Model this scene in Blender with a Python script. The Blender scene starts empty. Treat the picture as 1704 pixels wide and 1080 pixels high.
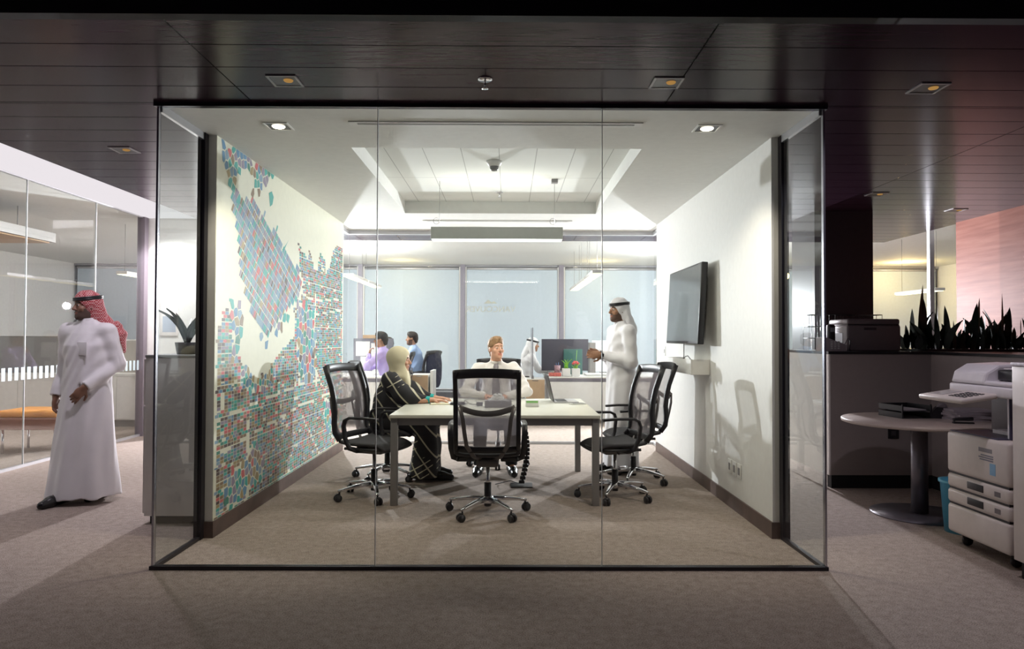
import bpy, bmesh, math, random
import numpy as np
from mathutils import Vector, Matrix, Quaternion
rnd = random.Random(7)
SC = bpy.context.scene
COL = SC.collection
PI = math.pi
R = math.radians
# ---------------------------------------------------------------- camera
cam_d = bpy.data.cameras.new('camera'); cam = bpy.data.objects.new('camera', cam_d); COL.objects.link(cam)
cam_d.sensor_width = 36; cam_d.lens = 36 * 1165 / 1704
cam_d.clip_start = .05; cam_d.clip_end = 60
cam.matrix_world = (Matrix.Translation((0, 0, 1.35)) @ Matrix.Rotation(R(-.344), 4, 'Z')
                    @ Matrix.Rotation(R(91.131), 4, 'X') @ Matrix.Rotation(R(.18), 4, 'Z'))
SC.camera = cam
# ---------------------------------------------------------------- view and world
SC.view_settings.view_transform = 'Standard'; SC.view_settings.look = 'None'
SC.view_settings.gamma = 1; SC.view_settings.use_curve_mapping = False
SC.view_settings.exposure = 0.22
W = bpy.data.worlds.new('world'); SC.world = W; W.use_nodes = True
W.node_tree.nodes['Background'].inputs[0].default_value = (.78, .62, .95, 1)
W.node_tree.nodes['Background'].inputs[1].default_value = .022
# ---------------------------------------------------------------- lamps
def lamp(name, kind, loc, energy, color, size=.2, rot=None, **kw):
    d = bpy.data.lights.new(name, kind); d.energy = energy; d.color = color
    if kind == 'AREA':
        d.shape = 'RECTANGLE'; d.size = size[0]; d.size_y = size[1]
    else:
        d.shadow_soft_size = size
    for k, v in kw.items(): setattr(d, k, v)
    o = bpy.data.objects.new(name, d); o.location = loc
    if rot: o.rotation_euler = rot
    COL.objects.link(o); return o
for nm, x, tx in (('flash_left', -2.95, .6), ('flash_right', 3.05, -.6)):
    o = lamp(nm, 'SPOT', (x, 11.3, 1.85), 1130, (.95, .93, 1), .05, spot_size=R(150), spot_blend=.35)
    o.rotation_euler = Vector((tx, -4, -.1)).to_track_quat('-Z', 'Y').to_euler()
lamp('office_fill_a', 'POINT', (-3.2, 12.6, 2.3), 235, (1, .96, .98), .15)  # two fill points added to brighten the blinds, no fixtures there
lamp('office_fill_b', 'POINT', (3.3, 12.6, 2.3), 250, (.96, .95, 1), .15)
lamp('corridor_fill', 'AREA', (-3.66, 6.6, 2.88), 120, (1, .94, .98), (.2, 6.0), rot=(0, R(58), 0), spread=R(75))  # unseen area fill added to brighten the corridor, no cove fitting
lamp('wood_wall_fill', 'POINT', (3.5, 9.0, 1.9), 3, (1, .9, .98), .1)  # point fill added to light the cherry wall
lamp('column_fill', 'SPOT', (-4.66, 8.9, 2.95), 90, (1, .95, 1), .05, rot=(R(38), 0, 0), spot_size=R(70), spot_blend=.5)  # unseen spot added to whiten the column front
lamp('pendant_down', 'AREA', (-.105, 6.62, 2.262), 18, (1, .95, .86), (1.2, .1))
lamp('pendant_up', 'AREA', (-.105, 6.62, 2.41), 3.5, (1, .95, .86), (1.2, .1), rot=(PI, 0, 0))
for x, e in ((-2.3, 8), (2.0, 8), (8.6, 30)):
    lamp('warm_uplight', 'POINT', (x, 15.1, 2.72), e, (1, .72, .30), .08)
for x in (-1.50, 1.30):
    lamp('room_downlight', 'SPOT', (x, 4.55, 2.71), 70, (1, .88, .72), .04, rot=(R(24), 0, 0), spot_size=R(98), spot_blend=.6)
for x, y, e in ((2.30, 3.80, 42), (-2.83, 5.15, 60)):
    lamp('corridor_downlight', 'SPOT', (x, y, 2.71), e, (.97, .88, 1), .04, spot_size=R(150), spot_blend=.8)
# ---------------------------------------------------------------- materials
def principled(name):
    m = bpy.data.materials.new(name); m.use_nodes = True
    return m, m.node_tree, m.node_tree.nodes['Principled BSDF']
MC = {}
def mat(name, c, rough=.6, metal=0., spec=.5, noise=0., nscale=20., bump=0., bscale=60., coat=0., alpha=1., emit=0., sheen=0.):
    if name in MC: return MC[name]
    m, t, p = principled(name)
    col = (*c, 1)
    p.inputs['Base Color'].default_value = col
    p.inputs['Roughness'].default_value = rough; p.inputs['Metallic'].default_value = metal
    p.inputs['Specular IOR Level'].default_value = spec
    p.inputs['Coat Weight'].default_value = coat
    p.inputs['Alpha'].default_value = alpha
    if emit:
        p.inputs['Emission Color'].default_value = col; p.inputs['Emission Strength'].default_value = emit
    if sheen: p.inputs['Sheen Weight'].default_value = sheen
    tc = t.nodes.new('ShaderNodeTexCoord')
    nz = t.nodes.new('ShaderNodeTexNoise'); nz.inputs['Scale'].default_value = nscale; nz.inputs['Detail'].default_value = 3
    t.links.new(tc.outputs['Object'], nz.inputs['Vector'])
    mx = t.nodes.new('ShaderNodeMix'); mx.data_type = 'RGBA'; mx.blend_type = 'MULTIPLY'
    n = max(noise, .04)
    rp = t.nodes.new('ShaderNodeMapRange'); rp.inputs['From Min'].default_value = .3; rp.inputs['From Max'].default_value = .7
    rp.inputs['To Min'].default_value = 1 - n; rp.inputs['To Max'].default_value = 1 + n * .3
    t.links.new(nz.outputs['Fac'], rp.inputs['Value'])
    mx.inputs[0].default_value = 1; mx.inputs[6].default_value = col
    t.links.new(rp.outputs['Result'], mx.inputs[7]); t.links.new(mx.outputs[2], p.inputs['Base Color'])
    if bump:
        n2 = t.nodes.new('ShaderNodeTexNoise'); n2.inputs['Scale'].default_value = bscale; n2.inputs['Detail'].default_value = 4
        t.links.new(tc.outputs['Object'], n2.inputs['Vector'])
        b = t.nodes.new('ShaderNodeBump'); b.inputs['Strength'].default_value = bump; b.inputs['Distance'].default_value = .01
        t.links.new(n2.outputs['Fac'], b.inputs['Height']); t.links.new(b.outputs['Normal'], p.inputs['Normal'])
    MC[name] = m; return m
def glass_mat(name, tint=(.97, .99, .98), ior=1.5, rough=0.0, extra=0.0):
    if name in MC: return MC[name]
    m = bpy.data.materials.new(name); m.use_nodes = True; t = m.node_tree; t.nodes.clear()
    out = t.nodes.new('ShaderNodeOutputMaterial'); mx = t.nodes.new('ShaderNodeMixShader')
    tr = t.nodes.new('ShaderNodeBsdfTransparent'); tr.inputs[0].default_value = (*tint, 1)
    gl = t.nodes.new('ShaderNodeBsdfGlossy'); gl.inputs['Roughness'].default_value = rough
    fr = t.nodes.new('ShaderNodeFresnel'); fr.inputs[0].default_value = ior
    ad = t.nodes.new('ShaderNodeMath'); ad.operation = 'ADD'; ad.inputs[1].default_value = extra; ad.use_clamp = True
    t.links.new(fr.outputs[0], ad.inputs[0])
    ge = t.nodes.new('ShaderNodeNewGeometry'); sb = t.nodes.new('ShaderNodeMath'); sb.operation = 'SUBTRACT'; sb.inputs[0].default_value = 1
    ml = t.nodes.new('ShaderNodeMath'); ml.operation = 'MULTIPLY'; t.links.new(ge.outputs['Backfacing'], sb.inputs[1])
    t.links.new(ad.outputs[0], ml.inputs[0]); t.links.new(sb.outputs[0], ml.inputs[1]); t.links.new(ml.outputs[0], mx.inputs[0])
    t.links.new(tr.outputs[0], mx.inputs[1]); t.links.new(gl.outputs[0], mx.inputs[2]); t.links.new(mx.outputs[0], out.inputs[0])
    MC[name] = m; return m
def veil_mat(name, c, opacity, rough=.7, transl=0.0):   # woven mesh: part cloth, part holes
    if name in MC: return MC[name]
    m = bpy.data.materials.new(name); m.use_nodes = True; t = m.node_tree; t.nodes.clear()
    out = t.nodes.new('ShaderNodeOutputMaterial'); mx = t.nodes.new('ShaderNodeMixShader')
    tr = t.nodes.new('ShaderNodeBsdfTransparent')
    di = t.nodes.new('ShaderNodeBsdfDiffuse'); di.inputs[0].default_value = (*c, 1)
    tl = t.nodes.new('ShaderNodeBsdfTranslucent'); tl.inputs[0].default_value = (*c, 1)
    m2 = t.nodes.new('ShaderNodeMixShader'); m2.inputs[0].default_value = transl
    tc = t.nodes.new('ShaderNodeTexCoord'); wv = t.nodes.new('ShaderNodeTexNoise'); wv.inputs['Scale'].default_value = 400
    t.links.new(tc.outputs['Object'], wv.inputs['Vector'])
    mr = t.nodes.new('ShaderNodeMapRange'); mr.inputs['To Min'].default_value = max(0, opacity - .06); mr.inputs['To Max'].default_value = min(1, opacity + .06)
    t.links.new(wv.outputs['Fac'], mr.inputs['Value']); t.links.new(mr.outputs[0], mx.inputs[0])
    t.links.new(di.outputs[0], m2.inputs[1]); t.links.new(tl.outputs[0], m2.inputs[2])
    t.links.new(tr.outputs[0], mx.inputs[1]); t.links.new(m2.outputs[0], mx.inputs[2]); t.links.new(mx.outputs[0], out.inputs[0])
    MC[name] = m; return m
def emit_mat(name, c, s):
    if name in MC: return MC[name]
    m = bpy.data.materials.new(name); m.use_nodes = True; t = m.node_tree; t.nodes.clear()
    out = t.nodes.new('ShaderNodeOutputMaterial'); e = t.nodes.new('ShaderNodeEmission')
    e.inputs[0].default_value = (*c, 1); e.inputs[1].default_value = s
    t.links.new(e.outputs[0], out.inputs[0]); MC[name] = m; return m
# ---------------------------------------------------------------- mesh builder
class MB:
    def __init__(s): s.v = []; s.f = []; s.m = []; s.sm = []
    def add(s, vs, fs, mi=0, smooth=False, M=None):
        o = len(s.v)
        for v in vs: s.v.append(tuple(M @ Vector(v)) if M is not None else tuple(v))
        for f in fs: s.f.append([o + i for i in f]); s.m.append(mi); s.sm.append(smooth)
        return s
    def box(s, x0, y0, z0, x1, y1, z1, mi=0, M=None):
        vs = [(x, y, z) for z in (z0, z1) for y in (y0, y1) for x in (x0, x1)]
        return s.add(vs, [(0, 2, 3, 1), (4, 5, 7, 6), (0, 1, 5, 4), (2, 6, 7, 3), (0, 4, 6, 2), (1, 3, 7, 5)], mi, False, M)
    def rbox(s, x0, y0, z0, x1, y1, z1, r=.01, mi=0, M=None, seg=3):   # box with rounded edges
        bm = bmesh.new(); bmesh.ops.create_cube(bm, size=1)
        bmesh.ops.transform(bm, matrix=Matrix.Translation(((x0 + x1) / 2, (y0 + y1) / 2, (z0 + z1) / 2)) @ Matrix.Diagonal((x1 - x0, y1 - y0, z1 - z0, 1)), verts=bm.verts)
        r = min(r, .49 * min(x1 - x0, y1 - y0, z1 - z0))
        bmesh.ops.bevel(bm, geom=bm.edges[:], offset=r, segments=seg, profile=.5, affect='EDGES')
        bm.verts.index_update(); s.add([v.co[:] for v in bm.verts], [[v.index for v in f.verts] for f in bm.faces], mi, True, M); bm.free(); return s
    def tube(s, pts, r, n=10, mi=0, M=None, closed=False, cap=True, flat=None, smooth=True, up=None):
        # sweep; r float or list; flat=(w,h) gives a rectangular-ish section instead
        pts = [Vector(p) for p in pts]; N = len(pts)
        rs = r if isinstance(r, (list, tuple)) else [r] * N
        sec = None
        if flat:
            w, h = flat[0] / 2, flat[1] / 2; b = min(w, h) * .35
            sec = [(w, -h + b), (w, h - b), (w - b, h), (-w + b, h), (-w, h - b), (-w, -h + b), (-w + b, -h), (w - b, -h)]; n = 8
        vs = []; prev = Vector(up) if up else None
        for i, p in enumerate(pts):
            a = pts[i - 1] if (i > 0 or closed) else p; b_ = pts[(i + 1) % N] if (i < N - 1 or closed) else p
            t = (b_ - a).normalized()
            if prev is None:
                prev = Vector((0, 0, 1)) if abs(t.z) < .9 else Vector((1, 0, 0))
            u = prev - t * prev.dot(t)
            if u.length < 1e-5: u = t.orthogonal()
            u.normalize(); w_ = t.cross(u); prev = u
            for k in range(n):
                if sec: q = p + w_ * sec[k][0] * (rs[i] if flat and isinstance(r, (list, tuple)) else 1) + u * sec[k][1] * (rs[i] if flat and isinstance(r, (list, tuple)) else 1)
                else:
                    an = 2 * PI * k / n; q = p + (u * math.cos(an) + w_ * math.sin(an)) * rs[i]
                vs.append(q)
        fs = []
        for i in range(N if closed else N - 1):
            for k in range(n):
                fs.append((i * n + k, i * n + (k + 1) % n, ((i + 1) % N) * n + (k + 1) % n, ((i + 1) % N) * n + k))
        if cap and not closed: fs += [tuple(range(n))[::-1], tuple((N - 1) * n + k for k in range(n))]
        return s.add(vs, fs, mi, smooth, M)
    def lathe(s, prof, n=24, mi=0, M=None, cap=True, smooth=True):
        vs = [(r * math.cos(2 * PI * k / n), r * math.sin(2 * PI * k / n), z) for r, z in prof for k in range(n)]
        fs = [(i * n + k, i * n + (k + 1) % n, (i + 1) * n + (k + 1) % n, (i + 1) * n + k) for i in range(len(prof) - 1) for k in range(n)]
        if cap: fs += [tuple(range(n))[::-1], tuple((len(prof) - 1) * n + k for k in range(n))]
        return s.add(vs, fs, mi, smooth, M)
    def prism(s, poly, z0, z1, mi=0, M=None, smooth=False):
        n = len(poly)
        vs = [(x, y, z0) for x, y in poly] + [(x, y, z1) for x, y in poly]
        fs = [tuple(range(n))[::-1], tuple(range(n, 2 * n))] + [(k, (k + 1) % n, n + (k + 1) % n, n + k) for k in range(n)]
        return s.add(vs, fs, mi, smooth, M)
    def grid(s, P, mi=0, smooth=True, M=None):     # P[i][j] points
        n, k = len(P), len(P[0])
        vs = [P[i][j] for i in range(n) for j in range(k)]
        fs = [(i * k + j, i * k + j + 1, (i + 1) * k + j + 1, (i + 1) * k + j) for i in range(n - 1) for j in range(k - 1)]
        return s.add(vs, fs, mi, smooth, M)
    def build(s, name, mats, parent=None, bevel=0, solid=0, sub=0):
        me = bpy.data.meshes.new(name); me.from_pydata(s.v, [], s.f)
        for m in (mats if isinstance(mats, (list, tuple)) else [mats]): me.materials.append(m)
        me.polygons.foreach_set('material_index', s.m); me.polygons.foreach_set('use_smooth', s.sm)
        me.update()
        o = bpy.data.objects.new(name, me); COL.objects.link(o)
        if parent: o.parent = parent
        if solid: md = o.modifiers.new('solid', 'SOLIDIFY'); md.thickness = solid; md.offset = 0
        if sub: md = o.modifiers.new('sub', 'SUBSURF'); md.levels = sub; md.render_levels = sub
        if bevel: md = o.modifiers.new('bevel', 'BEVEL'); md.width = bevel; md.segments = 2; md.limit_method = 'ANGLE'
        return o
def T(x=0, y=0, z=0, rz=0, rx=0, ry=0, s=1):
    return Matrix.Translation((x, y, z)) @ Matrix.Rotation(rz, 4, 'Z') @ Matrix.Rotation(ry, 4, 'Y') @ Matrix.Rotation(rx, 4, 'X') @ Matrix.Scale(s, 4)
def tag(o, label=None, cat=None, group=None, kind=None):
    for k, v in (('label', label), ('category', cat), ('group', group), ('kind', kind)):
        if v: o[k] = v
    return o
def thing(name, label, cat, loc=(0, 0, 0), rz=0, group=None):
    o = bpy.data.objects.new(name, None); COL.objects.link(o); o.empty_display_size = .1
    o.location = loc; o.rotation_euler = (0, 0, rz); return tag(o, label, cat, group)
def copy_tree(o, parent=None):
    c = o.copy(); COL.objects.link(c)
    if parent: c.parent = parent
    for ch in list(o.children): copy_tree(ch, c)
    return c
def struct(name, mb, m, parent=None, bevel=0):
    o = mb.build(name, m, parent, bevel)
    if not parent: o['kind'] = 'structure'
    return o
def bx(*a): return MB().box(*a)
def arc(cx, cy, r, a0, a1, n): return [(cx + r * math.cos(R(a0 + (a1 - a0) * i / n)), cy + r * math.sin(R(a0 + (a1 - a0) * i / n))) for i in range(n + 1)]
def rrect(x0, y0, x1, y1, r, n=5):
    return arc(x1 - r, y0 + r, r, -90, 0, n) + arc(x1 - r, y1 - r, r, 0, 90, n) + arc(x0 + r, y1 - r, r, 90, 180, n) + arc(x0 + r, y0 + r, r, 180, 270, n)
def text_mesh(s, size, align='CENTER', depth=.0008):
    cu = bpy.data.curves.new('t', 'FONT'); cu.body = s; cu.size = size; cu.align_x = align; cu.align_y = 'CENTER'; cu.extrude = depth
    o = bpy.data.objects.new('t', cu); COL.objects.link(o); dg = bpy.context.evaluated_depsgraph_get(); dg.update()
    me = bpy.data.meshes.new_from_object(o.evaluated_get(dg))
    mb = MB(); mb.add([v.co[:] for v in me.vertices], [list(p.vertices) for p in me.polygons])
    bpy.data.objects.remove(o); bpy.data.curves.remove(cu); bpy.data.meshes.remove(me); return mb
# ---------------------------------------------------------------- setting
H = 2.73
XL, XR = -1.99, 1.80            # inner faces of the meeting room walls
m_wall = mat('white_paint', (.80, .79, .76), .45, spec=.4)
m_ceil = mat('white_ceiling', (.78, .78, .75), .8)
m_dark = mat('dark_metal', (.035, .032, .04), .35, .6)
m_base = mat('wood_baseboard', (.11, .07, .06), .4, noise=.3, nscale=8)
m_alu = mat('brushed_aluminium', (.55, .55, .57), .3, 1)
m_glass = glass_mat('clear_glass')
m_black = mat('black_paint', (.008, .008, .009), .7)
# carpet
m_carpet, t, p = principled('taupe_carpet')
tc = t.nodes.new('ShaderNodeTexCoord'); n1 = t.nodes.new('ShaderNodeTexNoise'); n1.inputs['Scale'].default_value = 160; n1.inputs['Detail'].default_value = 6
n2 = t.nodes.new('ShaderNodeTexNoise'); n2.inputs['Scale'].default_value = 22; n2.inputs['Detail'].default_value = 5
for n in (n1, n2): t.links.new(tc.outputs['Object'], n.inputs['Vector'])
ad = t.nodes.new('ShaderNodeMath'); ad.operation = 'MULTIPLY_ADD'; ad.inputs[1].default_value = .35; t.links.new(n2.outputs[0], ad.inputs[0]); t.links.new(n1.outputs[0], ad.inputs[2])
cr = t.nodes.new('ShaderNodeValToRGB'); cr.color_ramp.elements[0].position = .45; cr.color_ramp.elements[0].color = (.17, .132, .112, 1)
cr.color_ramp.elements[1].position = .88; cr.color_ramp.elements[1].color = (.47, .395, .345, 1)
t.links.new(ad.outputs[0], cr.inputs[0]); t.links.new(cr.outputs[0], p.inputs['Base Color']); p.inputs['Roughness'].default_value = .95; p.inputs['Specular IOR Level'].default_value = .1
b = t.nodes.new('ShaderNodeBump'); b.inputs['Strength'].default_value = .6; b.inputs['Distance'].default_value = .006
t.links.new(n1.outputs[0], b.inputs['Height']); t.links.new(b.outputs[0], p.inputs['Normal'])
struct('floor', bx(-10, -1.5, -.1, 10, 16.6, 0), m_carpet)
# dark plank ceiling
m_plank, t, p = principled('dark_wood_planks')
tc = t.nodes.new('ShaderNodeTexCoord'); sp = t.nodes.new('ShaderNodeSeparateXYZ'); t.links.new(tc.outputs['Object'], sp.inputs[0])
def seam(axis, period, off, width):
    a = t.nodes.new('ShaderNodeMath'); a.operation = 'SUBTRACT'; a.inputs[1].default_value = off; t.links.new(sp.outputs[axis], a.inputs[0])
    m_ = t.nodes.new('ShaderNodeMath'); m_.operation = 'PINGPONG'; m_.inputs[1].default_value = period / 2; t.links.new(a.outputs[0], m_.inputs[0])
    l = t.nodes.new('ShaderNodeMath'); l.operation = 'LESS_THAN'; l.inputs[1].default_value = width / 2; t.links.new(m_.outputs[0], l.inputs[0]); return l
s1 = seam(1, .275, 3.28, .008); s2 = seam(0, 2.42, -1.50, .008)
mx_ = t.nodes.new('ShaderNodeMath'); mx_.operation = 'MAXIMUM'; t.links.new(s1.outputs[0], mx_.inputs[0]); t.links.new(s2.outputs[0], mx_.inputs[1])
mp = t.nodes.new('ShaderNodeMapping'); mp.inputs['Scale'].default_value = (1.2, 22, 1); t.links.new(tc.outputs['Object'], mp.inputs[0])
nz = t.nodes.new('ShaderNodeTexNoise'); nz.inputs['Scale'].default_value = 2.5; nz.inputs['Detail'].default_value = 5; t.links.new(mp.outputs[0], nz.inputs['Vector'])
cr = t.nodes.new('ShaderNodeValToRGB'); cr.color_ramp.elements[0].position = .3; cr.color_ramp.elements[0].color = (.021, .009, .018, 1)
cr.color_ramp.elements[1].position = .75; cr.color_ramp.elements[1].color = (.042, .020, .033, 1); t.links.new(nz.outputs[0], cr.inputs[0])
mm = t.nodes.new('ShaderNodeMix'); mm.data_type = 'RGBA'; mm.inputs[7].default_value = (.004, .003, .003, 1)
t.links.new(mx_.outputs[0], mm.inputs[0]); t.links.new(cr.outputs[0], mm.inputs[6]); t.links.new(mm.outputs[2], p.inputs['Base Color'])
p.inputs['Roughness'].default_value = .20; p.inputs['Specular IOR Level'].default_value = .085
nb = t.nodes.new('ShaderNodeBump'); nb.inputs['Strength'].default_value = .5; nb.inputs['Distance'].default_value = .004; nb.invert = True
t.links.new(mx_.outputs[0], nb.inputs['Height']); t.links.new(nb.outputs[0], p.inputs['Normal'])
c = MB(); HT = H + .30
def planks(x0, y0, x1, y1):
    ys = [y0] + [y for y in [3.02 + .26 + .275 * k for k in range(40)] if y0 < y < y1] + [y1]; xs = [x0] + [x for x in (-1.50, .92, 3.34) if x0 < x < x1] + [x1]
    for i in range(len(ys) - 1):
        for j in range(len(xs) - 1): c.box(xs[j] + .003, ys[i] + .0035, H, xs[j + 1] - .003, ys[i + 1] - .0035, H + .02)
    b_.box(x0, y0, H + .03, x1, y1, HT)
b_ = MB()
planks(-3.62, 3.02, 5.35, 4.13); planks(-3.62, 4.13, -2.06, 9.9); planks(1.86, 4.13, 5.35, 9.9); planks(-2.06, 9.02, 1.86, 9.9); planks(5.35, 3.02, 9.5, 8.2)
struct('ceiling_backing', b_, m_wall)
struct('ceiling_corridor', c, m_plank)
struct('trim_1', bx(-10, 2.96, H - .004, 10, 3.02, 3.6), m_black)            # edge board where the planks end
struct('ceiling_front', bx(-10, -1.5, 3.55, 10, 3.02, 3.62), m_black)
c = MB(); c.box(-10, 3.02, HT, -3.62, 16.2, HT + .06); c.box(-3.62, 9.9, HT, 10, 16.2, HT + .06); c.box(5.35, 8.2, HT, 10, 9.9, HT + .06)
struct('ceiling_office', c, m_ceil)
struct('ceiling_strip_glow', bx(-5.0, 3.1, HT - .03, -3.62, 9.9, HT - .005), emit_mat('added_ceiling_glow', (1, .94, .98), .72))  # plain white strip ceiling, its brightness put in as added glow
# meeting room ceiling with its sunk tray
tx0, ty0, tx1, ty1 = -1.14, 5.06, .97, 7.72
c = MB(); c.box(-2.06, 4.13, H, tx0, 9.02, H + .05); c.box(tx1, 4.13, H, 1.86, 9.0, H + .05); c.box(tx0, 4.13, H, tx1, ty0, H + .05); c.box(tx0, ty1, H, tx1, 9.0, H + .05)
c.box(tx0 - .02, ty0 - .02, H + .05, tx0, ty1 + .02, H + .13); c.box(tx1, ty0 - .02, H + .05, tx1 + .02, ty1 + .02, H + .13)
c.box(tx0, ty0 - .02, H + .05, tx1, ty0, H + .13); c.box(tx0, ty1, H + .05, tx1, ty1 + .02, H + .13)
struct('ceiling', c, m_ceil)
m_tile, t, p = principled('ceiling_tiles'); p.inputs['Base Color'].default_value = (.74, .75, .72, 1); p.inputs['Roughness'].default_value = .9
tc = t.nodes.new('ShaderNodeTexCoord'); sp = t.nodes.new('ShaderNodeSeparateXYZ'); t.links.new(tc.outputs['Object'], sp.inputs[0])
s1 = seam(0, .305, -.075, .007); s2 = seam(1, 1.2, 6.56, .008)
mx_ = t.nodes.new('ShaderNodeMath'); mx_.operation = 'MAXIMUM'; t.links.new(s1.outputs[0], mx_.inputs[0]); t.links.new(s2.outputs[0], mx_.inputs[1])
mm = t.nodes.new('ShaderNodeMix'); mm.data_type = 'RGBA'; mm.inputs[6].default_value = (.74, .75, .72, 1); mm.inputs[7].default_value = (.42, .43, .41, 1)
t.links.new(mx_.outputs[0], mm.inputs[0]); t.links.new(mm.outputs[2], p.inputs['Base Color'])
struct('ceiling_tray', bx(tx0 - .02, ty0 - .02, H + .13, tx1 + .02, ty1 + .02, H + .16), m_tile)
# walls of the meeting room
struct('wall_left', bx(XL - .095, 4.76, 0, XL, 8.45, H), m_wall)
struct('wall_right', bx(XR, 4.76, 0, XR + .095, 8.45, H), m_wall)
b = bx(XL, 4.755, 0, XL + .012, 8.46, .11); b.box(XL - .05, 4.745, 0, XL + .012, 4.757, .11); struct('baseboard_left', b, m_base)
b = bx(XR - .012, 4.755, 0, XR, 8.46, .11); b.box(XR - .012, 4.745, 0, XR + .05, 4.757, .11); struct('baseboard_right', b, m_base)
# dark posts that end the walls
for i, x in ((2, -2.09), (3, 1.845)):
    struct('trim_%d' % i, bx(x, 4.70, 0, x + .05, 4.756, H), m_dark)
# fronts of glass: a window each, with its joints
def glass_wall(n, panes, frames, mf=m_dark):
    o = struct('window_%d' % n, frames, mf)
    for a in panes: bx(*a).build('pane', m_glass, o)
    return o
f = MB(); f.box(-2.075, 4.095, 0, 1.875, 4.135, .022); f.box(-2.085, 4.095, H - .022, 1.885, 4.135, H + .0)
f.box(-2.075, 4.135, 0, -2.045, 4.70, .022); f.box(1.845, 4.135, 0, 1.875, 4.70, .022)
g = 4.108
glass_wall(1, [(-2.056, g, .022, -.772, g + .012, H - .022), (-.768, g, .022, .552, g + .012, H - .022), (.556, g, .022, 1.856, g + .012, H - .022),
               (-2.066, g + .014, .022, -2.054, 4.70, H), (1.854, g + .014, .022, 1.866, 4.70, H)], f)
m_joint = mat('polished_glass_edge', (.85, .88, .88), .3, .2)
for i, x in ((4, -.770), (5, .554)): struct('trim_%d' % i, bx(x - .0022, g - .001, .022, x + .0022, g + .013, H - .022), m_joint)
m_corner = mat('corner_edge', (.5, .5, .56), .2, .9)
for i, x in ((6, -2.066), (7, 1.858)): struct('trim_%d' % i, bx(x, g - .006, .022, x + .012, g + .02, H - .022), m_corner)
for i, x in ((14, -2.068), (15, 1.846)): struct('trim_%d' % i, bx(x, g + .02, H - .05, x + .022, 4.70, H - .001), m_alu)
# rear glass front
f = MB(); f.box(-2.07, 8.98, 0, 1.89, 9.02, .03); f.box(-2.07, 8.97, H - .05, 1.89, 9.03, H); f.box(-2.075, 8.45, H - .05, -2.045, 8.98, H); f.box(1.865, 8.45, H - .05, 1.895, 8.98, H)
f.box(-2.075, 8.46, 0, -2.045, 8.98, .03); f.box(1.865, 8.46, 0, 1.895, 8.98, .03)
m_lframe = mat('silver_frame', (.6, .6, .62), .35, .5)
glass_wall(2, [(-2.05, 8.994, .03, -.56, 9.006, H - .05), (-.556, 8.994, .03, .42, 9.006, H - .05), (.424, 8.994, .03, 1.22, 9.006, H - .05), (1.224, 8.994, .03, 1.87, 9.006, H - .05),
               (-2.066, 8.46, .03, -2.054, 8.98, H - .05), (1.874, 8.46, .03, 1.886, 8.98, H - .05)], f, m_lframe)
# left office glass wall
XG = -5.03
f = bx(XG - .02, 3.0, 0, XG + .02, 9.62, .03); f.box(XG - .02, 3.0, HT - .04, XG + .02, 9.62, HT)
ys = [3.0, 4.6, 6.05, 7.32, 8.55, 9.62]
glass_wall(3, [(XG - .006, ys[i] + .002, .03, XG + .006, ys[i + 1] - .002, HT - .04) for i in range(5)], f, m_lframe)
for i, y in enumerate(ys[1:-1]): struct('trim_%d' % (8 + i), bx(XG - .008, y - .002, .03, XG + .008, y + .002, HT - .04), m_joint)
struct('trim_12', bx(XG - .05, 9.60, 0, XG + .05, 9.70, HT), mat('mauve_post', (.22, .19, .22), .4, .3))
struct('column', bx(-5.02, 9.72, 0, -4.30, 10.3, HT), m_wall)
# outer walls
struct('wall_far_left', bx(-10, -1.5, 0, -9.9, 16.6, 3.6), m_wall)
struct('wall_far_right', bx(9.9, -1.5, 0, 10, 16.6, 3.6), m_wall)
# back facade: mullions, sill
YW = 16.0
f = MB(); f.box(-10, YW, 0, 10, YW + .3, .16); f.box(-10, YW, 2.98, 10, YW + .3, HT)
struct('wall_back', f, mat('sill_grey', (.33, .33, .35), .5))
mull = [-9.9, -7.96, -5.66, -3.36, -1.03, 1.22, 3.48, 5.74, 8.0, 9.9]
m_mull = mat('mullion_grey', (.30, .28, .33), .4, .3)
for i in range(9):
    x0, x1 = mull[i], mull[i + 1]
    f = MB(); f.box(x0 + .06, YW + .1, .16, x0 + .1, YW + .16, 2.98); f.box(x1 - .1, YW + .1, .16, x1 - .06, YW + .16, 2.98)
    f.box(x0 + .1, YW + .1, .16, x1 - .1, YW + .16, .2); f.box(x0 + .1, YW + .1, 2.94, x1 - .1, YW + .16, 2.98)
    w = struct('window_%d' % (4 + i), f, m_lframe)
    bx(x0 + .1, YW + .12, .2, x1 - .1, YW + .13, 2.94).build('pane', m_glass, w)
for i, x in enumerate(mull[1:-1]): struct('trim_%d' % (20 + i), bx(x - .055, YW - .06, 0, x + .055, YW + .2, HT), m_mull)
f = MB()
for x in mull[1:-1]: f.box(x - .085, YW - .03, .12, x - .056, YW + .1, 2.98); f.box(x + .056, YW - .03, .12, x + .085, YW + .1, 2.98)
struct('trim_40', f, m_wall)
struct('baseboard_back', bx(-9.9, YW - .03, 0, 9.9, YW, .12), mat('charcoal_skirting', (.07, .07, .08), .5))
m_blind = mat('grey_blind_fabric', (.56, .64, .71), .8, noise=.03)
bl = None
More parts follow.
